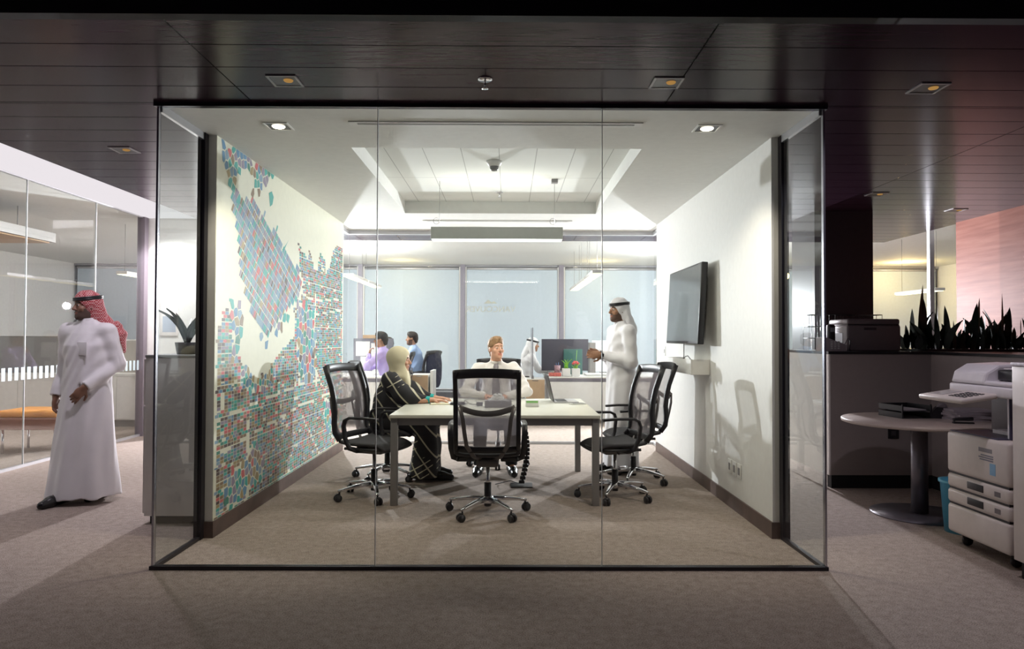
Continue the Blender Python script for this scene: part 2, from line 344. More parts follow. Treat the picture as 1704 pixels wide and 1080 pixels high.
for i in range(9):
    x0, x1 = mull[i] + .09, mull[i + 1] - .09
    t_ = thing('roller_blind', 'grey roller blind ' + ['over the outermost back window far left', 'over the back window seen through the left glass wall', 'beside the far end of the map wall', 'behind the men at the left back desks', 'in the middle, behind the man in a tie', 'right of centre, behind the standing man', 'hidden behind the right meeting room wall', 'seen through the right side pane of the glass box', 'between the dark column and the cherry wall'][i], 'blind', ((x0 + x1) / 2, YW - .01, .16), 0, 'roller blinds along the back windows')
    w = (x1 - x0) / 2
    bx(-w, 0, .03, w, .004, 2.76).build('blind_fabric', m_blind, t_)
    MB().tube([(-w, .002, .03), (w, .002, .03)], .014, 8).build('bottom_bar', m_lframe, t_)
    MB().tube([(-w, .0, 2.78), (w, .0, 2.78)], .03, 10).build('roller', m_lframe, t_)
# wood clad wall on the right
m_wood, t, p = principled('polished_cherry_veneer')
tc = t.nodes.new('ShaderNodeTexCoord'); mp = t.nodes.new('ShaderNodeMapping'); mp.inputs['Scale'].default_value = (1, 1.0, 14); t.links.new(tc.outputs['Object'], mp.inputs[0])
nz = t.nodes.new('ShaderNodeTexNoise'); nz.inputs['Scale'].default_value = 1.6; nz.inputs['Detail'].default_value = 6; nz.inputs['Distortion'].default_value = .2; t.links.new(mp.outputs[0], nz.inputs['Vector'])
cr = t.nodes.new('ShaderNodeValToRGB'); cr.color_ramp.elements[0].position = .3; cr.color_ramp.elements[0].color = (.20, .065, .045, 1)
cr.color_ramp.elements[1].position = .75; cr.color_ramp.elements[1].color = (.33, .14, .10, 1)
t.links.new(nz.outputs[0], cr.inputs[0]); t.links.new(cr.outputs[0], p.inputs['Base Color']); p.inputs['Roughness'].default_value = .46; p.inputs['Specular IOR Level'].default_value = .12
wb = MB()
for y0, y1 in ((3.1, 4.98), (4.99, 6.87), (6.88, 8.2)): wb.box(5.28, y0, 0, 5.34, y1, H)
struct('wall_wood', wb, m_wood)
f = bx(5.44, 8.98, 0, 5.50, 9.04, HT); f.box(5.50, 8.99, 0, 9.8, 9.03, .03)
glass_wall(14, [(5.50, 9.004, .03, 9.8, 9.016, HT - .02)], f, m_lframe)
struct('column_dark', bx(3.30, 7.5, 0, 3.93, 8.1, H), mat('dark_column_paint', (.045, .035, .04), .35, noise=.1))
# partition walls, waist high
m_part = mat('grey_laminate', (.30, .26, .25), .5)
m_pwhite = mat('white_laminate', (.84, .81, .78), .45)
m_ptop = mat('black_cap', (.01, .01, .012), .3)
f = bx(2.93, 6.35, .12, 3.95, 6.45, 1.215); f.box(3.85, 3.9, .12, 3.95, 6.35, 1.215)
pt = struct('wall_partition', f, m_part)
b = bx(2.94, 6.36, 0, 3.94, 6.44, .12); b.box(3.86, 3.9, 0, 3.94, 6.36, .12); b.build('kick_plate', m_black, pt)
bx(2.915, 6.35, .12, 2.93, 7.4, 1.215).build('end_panel', m_pwhite, pt)
b = bx(2.91, 6.34, 1.215, 4.6, 7.4, 1.24); b.box(3.84, 3.9, 1.215, 4.6, 6.34, 1.24); b.build('cap', m_ptop, pt)
# ---------------------------------------------------------------- the street map covering the left wall
MAP_AREAS = {
  'A': [(4.81, 2.73), (5.16, 2.72), (5.49, 2.72), (5.92, 2.73), (5.96, 2.69), (5.81, 2.67), (5.76, 2.60), (5.66, 2.62), (5.65, 2.53), (5.58, 2.46), (5.52, 2.55), (5.43, 2.57), (5.35, 2.61), (5.24, 2.61), (5.11, 2.56), (5.09, 2.49), (5.16, 2.43), (5.24, 2.39), (5.33, 2.42), (5.41, 2.50), (5.47, 2.48), (5.44, 2.41), (5.15, 2.35), (5.06, 2.38), (4.99, 2.43), (4.94, 2.53), (4.88, 2.58), (4.85, 2.63)],
  'islet': [(5.80, 2.55), (5.87, 2.58), (5.92, 2.54), (5.89, 2.47), (5.83, 2.44)],
  'B': [(5.01, 2.38), (5.19, 2.37), (5.43, 2.44), (5.54, 2.41), (5.62, 2.31), (5.71, 2.38), (5.72, 2.30), (5.82, 2.30), (5.88, 2.24), (6.00, 2.31), (6.05, 2.25), (6.20, 2.20), (6.14, 2.14), (6.31, 2.10), (6.48, 2.04), (6.65, 2.01), (6.75, 1.88), (6.66, 1.71), (6.35, 1.62), (6.16, 1.53), (5.91, 1.41), (5.78, 1.35), (5.68, 1.38), (5.57, 1.43), (5.46, 1.53), (5.36, 1.63), (5.26, 1.73), (5.18, 1.85), (5.17, 1.98), (5.15, 2.09), (5.09, 2.19), (5.04, 2.29)],
  'islet2': [(6.27, 2.19), (6.34, 2.24), (6.20, 2.12), (6.15, 2.12)],
  'shore': [(5.57, 1.42), (5.69, 1.36), (5.79, 1.33), (5.92, 1.39), (6.19, 1.52), (6.36, 1.61), (6.48, 1.63), (6.39, 1.49), (6.19, 1.44), (6.06, 1.36), (5.96, 1.31), (5.85, 1.33), (5.75, 1.27), (5.68, 1.31), (5.61, 1.35)],
  'D': [(4.78, 1.35), (4.85, 1.46), (4.89, 1.54), (4.99, 1.58), (5.02, 1.63), (5.08, 1.57), (5.12, 1.61), (5.19, 1.60), (5.25, 1.54), (5.28, 1.43), (5.22, 1.31), (5.18, 1.22), (5.27, 1.13), (5.40, 1.04), (5.53, 0.97), (5.69, 1.07), (5.83, 1.07), (5.92, 1.13), (6.07, 1.20), (6.20, 1.25), (6.54, 1.36), (6.57, 1.54), (6.46, 1.61), (6.72, 1.71), (6.81, 1.89), (6.67, 2.00), (6.63, 2.26), (6.78, 2.19), (6.95, 2.13), (6.97, 2.23), (7.10, 2.17), (7.17, 2.04), (7.33, 2.04), (7.37, 2.25), (7.59, 2.20), (7.64, 2.05), (7.84, 2.17), (7.92, 2.32), (8.11, 2.42), (8.22, 2.51), (8.37, 2.54), (8.46, 0.02), (4.80, -0.00)],
  'park1': [(5.39, 0.47), (5.52, 0.52), (5.65, 0.45), (5.71, 0.31), (5.74, 0.18), (5.50, 0.20), (5.26, 0.15), (5.09, 0.10), (4.98, 0.15), (4.96, 0.28), (5.05, 0.37), (5.19, 0.41), (5.31, 0.42)],
  'park2': [(6.61, 1.70), (7.20, 1.61), (7.29, 0.98), (7.07, 0.91), (6.74, 0.97), (6.62, 1.19)],
  'park3': [(5.27, 1.18), (5.54, 1.02), (5.92, 1.10), (5.98, 1.01), (5.72, 0.92), (5.41, 0.93), (5.25, 1.04)],
  'park4': [(7.63, 0.70), (8.06, 0.59), (8.01, 0.32), (7.80, 0.30), (7.59, 0.52)],
  'park5': [(4.99, 1.61), (5.31, 1.58), (5.24, 1.36), (5.18, 1.18), (5.04, 1.18), (5.08, 1.36)],
}
MAP_ROADS = {
  'r1': [(6.55, 0.98), (6.63, 0.77), (6.86, 0.54), (7.18, 0.32), (7.56, 0.04)],
  'r2': [(7.24, 1.05), (7.48, 0.85), (7.76, 0.65), (8.17, 0.51)],
  'r3': [(7.64, 0.42), (7.96, 0.24), (8.28, 0.06)],
  'r4': [(5.21, 1.63), (5.35, 0.99), (5.38, 0.71), (5.39, 0.35), (5.38, -0.02)],
  'r5': [(6.35, 1.62), (6.67, 1.59), (7.36, 1.60), (8.40, 1.68)],
  'r6': [(4.78, 0.78), (5.61, 0.84), (6.75, 0.90), (8.43, 0.93)],
  'r7': [(4.78, 0.54), (5.62, 0.61), (6.75, 0.70), (8.43, 0.75)],
  'r8': [(6.63, 2.00), (6.82, 1.77), (7.18, 1.73), (8.40, 1.81)],
  'r9': [(6.57, 1.70), (6.62, 1.36), (6.71, 0.90)],
  'r10': [(7.22, 1.92), (7.29, 0.86)],
  'r11': [(4.90, 0.98), (4.94, 0.43), (4.92, 0.10), (4.85, 0.01)],
}
def inside(p, poly):
    x, y = p; c = False; j = len(poly) - 1
    for i in range(len(poly)):
        xi, yi = poly[i]; xj, yj = poly[j]
        if (yi > y) != (yj > y) and x < (xj - xi) * (y - yi) / (yj - yi) + xi: c = not c
        j = i
    return c
def seg_d(p, a, b):
    ax, ay = a; bx_, by = b; dx, dy = bx_ - ax, by - ay; t = ((p[0] - ax) * dx + (p[1] - ay) * dy) / (dx * dx + dy * dy + 1e-9); t = max(0, min(1, t))
    return math.hypot(p[0] - ax - t * dx, p[1] - ay - t * dy)
def road_near(p, d):
    return any(seg_d(p, r[i], r[i + 1]) < d for r in MAP_ROADS.values() for i in range(len(r) - 1))
def voronoi(poly, n, seed):
    r = random.Random(seed); ys = [q[0] for q in poly]; zs = [q[1] for q in poly]
    y0, y1, z0, z1 = min(ys), max(ys), min(zs), max(zs); s = []
    for k in range(n * 60):
        p = (r.uniform(y0, y1), r.uniform(z0, z1))
        if all(math.hypot(p[0] - q[0], p[1] - q[1]) > .55 * math.sqrt((y1 - y0) * (z1 - z0) / n) for q in s): s.append(p)
    out = []
    for p in s:
        if not inside(p, poly): continue
        c = [(y0 - .02, z0 - .02), (y1 + .02, z0 - .02), (y1 + .02, z1 + .02), (y0 - .02, z1 + .02)]
        for q in s:
            if q is p: continue
            mx, mz = (p[0] + q[0]) / 2, (p[1] + q[1]) / 2; nx, nz = q[0] - p[0], q[1] - p[1]; o = []
            for i in range(len(c)):
                a, b = c[i], c[(i + 1) % len(c)]
                da = (a[0] - mx) * nx + (a[1] - mz) * nz; db = (b[0] - mx) * nx + (b[1] - mz) * nz
                if da <= 0: o.append(a)
                if (da < 0) != (db < 0): t_ = da / (da - db); o.append((a[0] + t_ * (b[0] - a[0]), a[1] + t_ * (b[1] - a[1])))
            c = o
            if len(c) < 3: break
        if len(c) >= 3: out.append(c)
    return out
PAL = [(.05, .40, .36), (.12, .28, .46), (.62, .13, .14), (.26, .18, .11), (.10, .07, .07), (.30, .26, .36), (.38, .29, .14), (.06, .26, .20), (.24, .38, .50), (.05, .42, .40)]
mm_ = [mat('map_ink_%s' % n, c, .42) for n, c in zip(('teal', 'blue', 'red', 'brown', 'dark_brown', 'mauve', 'tan', 'green', 'slate', 'aqua'), PAL)]
m_cream = mat('map_cream_paper', (.80, .80, .66), .42)
mur = tag(bx(XL, 4.762, .11, XL + .003, 8.449, H - .001).build('wall_map', m_cream), 'huge printed street map in teal, brown and red covering the meeting room left wall', 'wall map')
mb = MB(); rr = random.Random(3); xw = XL + .0036
def cell(c, mi, shrink=.0045, lift=0):
    if abs(sum(c[i - 1][0] * c[i][1] - c[i][0] * c[i - 1][1] for i in range(len(c)))) < .0008: return
    cy = sum(q[0] for q in c) / len(c); cz = sum(q[1] for q in c) / len(c); o = []
    for a, b in c:
        d = math.hypot(a - cy, b - cz) + 1e-6; k = max(.2, 1 - shrink * 1.3 / d); y, z = cy + (a - cy) * k, cz + (b - cz) * k
        o.append((xw + lift, min(max(y, 4.765), 8.446), min(max(z, .113), H - .004)))
    mb.add(o, [list(range(len(o)))], mi)
AR = MAP_AREAS; parks = ['park1', 'park2', 'park3', 'park4', 'park5']
dy, dz = .063, .0240; j = 0; z = .10
while z < 2.4:
    y = 4.70 + (.03 if j % 7 == 0 else 0); i = 0
    while y < 8.5:
        w = dy * (1 if (i % 6) else .7); ctr = (y + w / 2, z + dz / 2)
        if inside(ctr, AR['D']) and not any(inside(ctr, AR[k]) for k in parks) and not road_near(ctr, .008) and rr.random() > .008:
            q = rr.random(); hh = dz; 
            if q < .04: hh = dz * .45
            mi = rr.choices(range(10), (14, 12, 11, 17, 17, 10, 10, 8, 6, 5))[0]
            if q > 2: cell([(y, z), (y + w, z), (y + w, z + dz * 2), (y, z + dz * 2)], mi, .0030, .0004)
            else: cell([(y, z), (y + w, z), (y + w, z + hh), (y, z + hh)], mi, .0026)
        y += w; i += 1
    z += dz * (1 if j % 9 else 1.25); j += 1
e1, e2 = (.56, .83), (.90, -.43); a1, a2 = .070, .030
for i in range(-80, 90):
    for k in range(-80, 110):
        o = (5.6 + e1[0] * a1 * i + e2[0] * a2 * k, 1.6 + e1[1] * a1 * i + e2[1] * a2 * k)
        c = [o, (o[0] + e1[0] * a1, o[1] + e1[1] * a1), (o[0] + e1[0] * a1 + e2[0] * a2, o[1] + e1[1] * a1 + e2[1] * a2), (o[0] + e2[0] * a2, o[1] + e2[1] * a2)]
        ctr = (sum(q[0] for q in c) / 4, sum(q[1] for q in c) / 4)
        if inside(ctr, AR['B']): cell(c, rr.choices(range(10), (8, 12, 8, 5, 3, 20, 4, 2, 20, 6))[0], .0024 if i % 8 and k % 9 else .0055, .0002)
for k, n, sd in (('A', 46, 5), ('park1', 34, 2), ('park2', 34, 3), ('park3', 26, 4), ('park4', 14, 6), ('park5', 12, 7), ('shore', 26, 8)):
    for c in voronoi(AR[k], n, sd): cell(c, rr.choices(range(10), (12, 16, 7, 6, 2, 12, 10, 4, 12, 8))[0], .005, .0004)
for k in ('islet', 'islet2'): cell(AR[k], 0, .001, .0006)
mb.build('printed_blocks', mm_, mur)
# ---------------------------------------------------------------- fittings of the meeting room ceiling
m_white = mat('white_plastic', (.8, .8, .78), .4)
m_blk = mat('black_plastic', (.012, .012, .014), .35)
m_chrome = mat('chrome', (.75, .75, .78), .12, 1)
m_grey = mat('grey_metal', (.30, .29, .29), .4, .4)
m_warm = emit_mat('warm_lamp', (1, .55, .18), 3.0)
m_warm2 = emit_mat('bright_lamp', (1, .86, .66), 14)
m_dim = emit_mat('dim_amber_lamp', (1, .55, .16), .30)
def downlight(x, y, z, label, group, glow, ring, name='ceiling_downlight'):
    t_ = thing(name, label, 'ceiling light', (x, y, z), 0, group)
    w = .068; f = MB(); q = .012
    f.box(-w - q, -w - q, -.006, w + q, -w, .0); f.box(-w - q, w, -.006, w + q, w + q, 0); f.box(-w - q, -w, -.006, -w, w, 0); f.box(w, -w, -.006, w + q, w, 0)
    f.build('trim_ring', ring, t_)
    MB().box(-w, -w, -.0035, w, w, -.001).build('recess', m_blk, t_)
    k_ = .62 if glow is m_dim else 1
    MB().lathe([(.0, -.010), (.035 * k_, -.010), (.042 * k_, -.004), (.042 * k_, -.0035)], 20, M=T(.022 * (1 - k_) * 2.6, -.014 * (1 - k_) * 2.6, 0)).build('bulb', glow, t_)
    return t_
downlight(-1.50, 4.55, H, 'lit square downlight in the meeting room ceiling near the map wall', 'meeting room downlights', m_warm2, m_white)
downlight(1.30, 4.55, H, 'lit square downlight in the meeting room ceiling near the plain white wall', 'meeting room downlights', m_warm2, m_white)
for x, y, lb in ((-1.20, 3.74, 'dim square downlight in the dark ceiling above the left part of the glass front'),
                 (.85, 3.74, 'dim square downlight in the dark ceiling above the right part of the glass front'),
                 (2.30, 3.80, 'dim square downlight in the dark ceiling, nearest the copier'),
                 (-2.83, 5.15, 'dim square downlight in the dark ceiling above the left corridor'),
                 (3.50, 6.60, 'small dim downlight in the ceiling in front of the dark column'),
                 (4.77, 7.40, 'small dim downlight in the ceiling beside the cherry wood wall')):
    downlight(x, y, H, lb, 'downlights in the dark plank ceiling', m_dim, m_grey)
for x in (-.75, .62): downlight(x, 9.45, H, 'small unlit downlight just behind the rear glass, ' + ('left' if x < 0 else 'right') + ' of the pendant box', 'downlights behind the rear glass', m_grey, m_grey)
def sprinkler(x, y, z, label):
    t_ = thing('fire_sprinkler', label, 'sprinkler', (x, y, z), 0, 'fire sprinklers')
    MB().lathe([(.0, -.008), (.036, -.008), (.042, 0)], 20).build('escutcheon', m_chrome, t_)
    MB().tube([(0, 0, -.008), (0, 0, -.05)], .006, 8).build('stem', m_chrome, t_)
    MB().lathe([(0, -.054), (.018, -.054), (.018, -.05), (0, -.05)], 12).build('deflector', m_chrome, t_)
sprinkler(-.125, 3.70, H, 'chrome fire sprinkler in the dark ceiling above the middle of the glass front')
sprinkler(-.09, 7.20, H + .13, 'small fire sprinkler in the sunk tiled ceiling of the meeting room')
t_ = thing('smoke_detector', 'white domed smoke detector on the tiled meeting room ceiling', 'smoke detector', (-.12, 5.95, H + .13))
MB().lathe([(.0, -.045), (.045, -.045), (.062, -.02), (.07, 0)], 24).build('housing', m_white, t_)
MB().lathe([(0, -.085), (.022, -.083), (.036, -.068), (.040, -.045)], 20).build('sensor_dome', mat('smoked_dome', (.25, .25, .25), .2), t_)
def slot(x0, x1, y, label, w=.035):
    t_ = thing('slot_diffuser', label, 'air vent', ((x0 + x1) / 2, y, H)); L = (x1 - x0) / 2
    f = MB(); f.box(-L, -w, -.008, L, -w + .018, 0); f.box(-L, w - .018, -.008, L, w, 0); f.box(-L, -w + .018, -.008, -L + .05, w - .018, 0); f.box(L - .05, -w + .018, -.008, L, w - .018, 0); f.box(-L + .05, -.003, -.008, L - .05, .003, -.002)
    f.build('frame', m_white, t_); bx(-L + .05, -w + .018, -.003, L - .05, w - .018, -.001).build('slot_opening', m_blk, t_)
slot(-1.02, .86, 4.47, 'long white slot air diffuser in the ceiling near the glass front')
slot(-1.0, .75, 8.2, 'long slot air diffuser in the ceiling near the rear glass')
# pendant
t_ = thing('pendant_light', 'long grey box pendant light hanging over the meeting table', 'pendant light', (-.105, 6.62, 2.27))
bx(-.62, -.07, .012, .62, .07, .125).build('housing', mat('sage_grey_metal', (.66, .68, .64), .5), t_, bevel=.003)
bx(-.61, -.06, .004, .61, .06, .013).build('diffuser', emit_mat('pendant_diffuser', (1, .98, .94), 4), t_)
for x in (-.545, .545):
    w_ = MB().tube([(x, 0, .125), (x, 0, H + .13 - 2.27 - .02)], .0022, 6).build('suspension_wire', m_grey, t_)
bx(.515, -.03, H + .13 - 2.27 - .035, .575, .03, H + .13 - 2.27).build('ceiling_canopy', m_grey, t_)
for x in (-.575, .53):
    MB().tube([(x + .03 * math.cos(a / 12 * 2 * PI), .0, .19 + .03 * math.sin(a / 12 * 2 * PI)) for a in range(12)], .0015, 6, closed=True).build('cable_loop', m_blk, t_)
# ---------------------------------------------------------------- screen, shelf, sockets on the right wall
t_ = thing('television', 'black flat television mounted on the right wall, tilted slightly downward', 'television', (XR - .06, 6.66, 1.66))
Mt = Matrix.Rotation(R(3.2), 4, 'Y')
MB().rbox(-.075, -.60, -.36, -.02, .60, .36, .008, M=Mt).build('bezel', m_blk, t_)
bx(-.0765, -.585, -.335, -.0745, .585, .345).build('screen', mat('switched_off_screen', (.17, .185, .19), .10, spec=.9), t_).matrix_local = Mt
MB().rbox(-.02, -.35, -.22, .02, .35, .22, .01, M=Mt).build('rear_cover', m_blk, t_)
bx(.0, -.12, -.12, .058, .12, .12).build('wall_bracket', m_dark, t_)
t_ = thing('wall_shelf', 'white box shelf fixed to the right wall under the television', 'shelf', (XR, 6.70, 1.03))
f = MB(); f.box(-.17, -.47, 0, 0, .47, .012); f.box(-.17, -.47, .012, -.155, .47, .135); f.box(-.155, -.47, .012, 0, -.455, .135); f.box(-.155, .455, .012, 0, .47, .135); f.box(-.155, -.455, .10, 0, .455, .112)
f.build('shelf_body', m_wall, t_, bevel=.002)
tag(MB().tube([(1.70, 6.75, 1.33), (1.70, 6.75, 1.2), (1.70, 6.76, 1.15), (1.70, 6.70, 1.18), (1.70, 6.6, 1.19), (1.70, 6.5, 1.16), (1.72, 6.45, 1.148)], .004, 8).build('power_cable', m_blk),
    'thin black cable hanging from the television to the white shelf', 'cable')
for i, (y, lb) in enumerate(((5.66, 'white socket plate low on the right wall, farthest from the glass front'), (5.545, 'white socket plate low on the right wall, middle of three'), (5.43, 'white socket plate low on the right wall, nearest the glass front'))):
    t_ = thing('wall_socket', lb, 'socket', (XR, y, .325), 0, 'sockets low on the right wall')
    MB().rbox(-.008, -.042, -.058, 0, .042, .058, .004).build('face_plate', m_white, t_); bx(-.010, -.022, -.028, -.008, .022, .028).build('socket_insert', m_grey, t_)
t_ = thing('light_switch', 'small white switch plate on the right wall beyond the television', 'switch', (XR, 8.0, 1.21)); MB().rbox(-.008, -.04, -.055, 0, .04, .055, .004).build('face_plate', m_white, t_); bx(-.010, -.018, -.022, -.008, .018, .022).build('rocker', m_grey, t_)
# frosted lettering on the rear glass, read from the far side
dec = text_mesh('VANCOUVER', .105)
m_dec = mat('frosted_lettering', (.80, .82, .74), .8)
o = dec.build('glass_lettering', m_dec); o.rotation_euler = (PI / 2, 0, PI); o.location = (-.22, 8.99, 1.72)
tag(o, 'faint pale word on the rear glass, mirrored when seen from the front', 'lettering')
mt = MB(); mt.prism([(-.09, 0), (-.04, .03), (-.01, .015), (.03, .05), (.09, 0)], 0, .001); q = mt.build('mountain_mark', m_dec, o); q.location = (0, .075, 0)
# ---------------------------------------------------------------- meeting table
m_top = mat('pale_table_laminate', (.66, .655, .58), .35)
m_leg = mat('table_grey_metal', (.27, .26, .26), .4, .3)
t_ = thing('meeting_table', 'pale rectangular meeting table on grey square metal legs', 'table', (-.1, 6.42, 0))
MB().rbox(-.85, -.78, .705, .85, .78, .732, .004).build('tabletop', m_top, t_)
f = MB(); f.box(-.79, -.745, .645, .79, -.705, .704); f.box(-.79, .705, .645, .79, .745, .704); f.box(-.835, -.705, .645, -.795, .705, .704); f.box(.795, -.705, .645, .835, .705, .704); f.box(-.79, -.03, .65, .79, .03, .70)
f.build('frame', m_leg, t_)
for sx in (-1, 1):
    for sy in (-1, 1):
        MB().rbox(sx * .815 - .028, sy * .73 - .028, 0, sx * .815 + .028, sy * .73 + .028, .704, .004).build('leg', m_leg, t_)
ZT = .732
t_ = thing('laptop', 'open slim laptop on the right part of the meeting table, screen seen edge-on', 'laptop', (.44, 6.86, ZT), R(3))
MB().rbox(0, -.165, 0, .235, .165, .014, .005).build('base', mat('laptop_grey', (.5, .5, .52), .35, .6), t_)
k = bx(.03, -.145, .014, .13, .145, .0155).build('keyboard', m_blk, t_)
sm = Matrix.Translation((0, 0, .014)) @ Matrix.Rotation(R(-13), 4, 'Y')
MB().rbox(-.006, -.165, 0, .0, .165, .26, .0028, M=sm).build('lid', m_blk, t_); o = bx(.0003, -.155, .012, .001, .155, .25).build('screen', mat('laptop_screen', (.1, .11, .13), .15), t_); o.matrix_local = sm
t_ = thing('smartphone', 'white smartphone lying on the table by the laptop', 'phone', (.66, 6.60, ZT), R(20)); MB().rbox(-.075, -.038, 0, .075, .038, .01, .004).build('phone_case', m_white, t_); bx(-.06, -.033, .01, .06, .033, .0108).build('screen', m_blk, t_)
t_ = thing('tissue_box', 'grey tissue box with a white tissue sticking out, mid table', 'tissue box', (-.085, 6.30, ZT), R(2)); MB().rbox(-.12, -.06, 0, .12, .06, .062, .004).build('box', mat('tissue_box_card', (.22, .21, .23), .6), t_)
P = []
for i in range(9):
    a = i / 8; w = .075 * (1 - a * .62) + .006 * math.sin(i * 2.2); P.append([(w * math.cos(2 * PI * k / 18) * (1 + .12 * math.sin(3 * k)), w * .45 * math.sin(2 * PI * k / 18) * (1 + .15 * math.cos(4 * k + i)), .058 + .062 * a + .006 * math.sin(k * 1.4)) for k in range(19)])
MB().grid(P).build('tissue', mat('tissue_paper', (.85, .85, .85), .8), t_)
t_ = thing('note_box', 'small white card box with a green top band on the table', 'box', (.225, 6.36, ZT), R(-4)); MB().rbox(-.06, -.04, 0, .06, .04, .06, .003).build('box', m_white, t_); f = bx(-.052, -.0415, .036, .052, -.0395, .055); f.build('green_band', mat('green_print', (.30, .62, .22), .5), t_)
t_ = thing('conference_speaker', 'flat black speaker puck on the table left of the tissue box', 'speaker', (-.47, 6.55, ZT)); MB().lathe([(0, 0), (.075, 0), (.08, .01), (.06, .022), (0, .024)], 24).build('puck', m_blk, t_); MB().lathe([(0, .024), (.02, .024), (.018, .027), (0, .027)], 12).build('button', m_grey, t_)
t_ = thing('notepad', 'cream notepad lying under the hands of the seated woman', 'notepad', (-.62, 6.57, ZT), R(4)); MB().box(-.10, -.07, 0, .10, .07, .008).build('pages', mat('cream_paper', (.72, .68, .50), .8), t_); MB().tube([(-.10, -.065, .009), (-.10, .065, .009)], .004, 8).build('spiral_binding', m_grey, t_)
t_ = thing('mobile_dock', 'small grey dock with a cable on the table beside the tissue box', 'dock', (-.255, 6.42, ZT)); MB().rbox(-.03, -.025, 0, .03, .025, .035, .006).build('dock_body', mat('dark_grey_plastic', (.16, .16, .19), .4), t_); MB().tube([(-.03, 0, .01), (-.09, -.02, .02), (-.14, .03, .05), (-.15, .1, .02), (-.12, .16, .004)], .003, 6).build('cable', m_blk, t_)
# cable spine under the table
t_ = thing('cable_spine', 'black jointed cable spine running from under the table to the floor', 'cable duct', (.13, 6.45, 0))
f = MB(); bend = lambda a: .05 * math.sin(a * 3.1)
for i in range(17):
    a = i / 16; x = bend(1 - a); f.rbox(x - .026, -.018, .02 + a * .59, x + .026, .018, .02 + a * .59 + .030, .006)
f.tube([(bend(1 - i / 16) - .0, 0, .02 + i / 16 * .61) for i in range(17)], .009, 6); f.build('link_chain', m_blk, t_)
bx(-.10, -.10, 0, .10, .10, .008).build('floor_plate', m_dark, t_, bevel=.003)
MB().tube([(-.02, 0, .02), (-.1, -.03, .05), (-.17, .0, .03), (-.2, .05, .01), (-.24, .0, .012)], .004, 6).build('loose_cable', m_blk, t_)
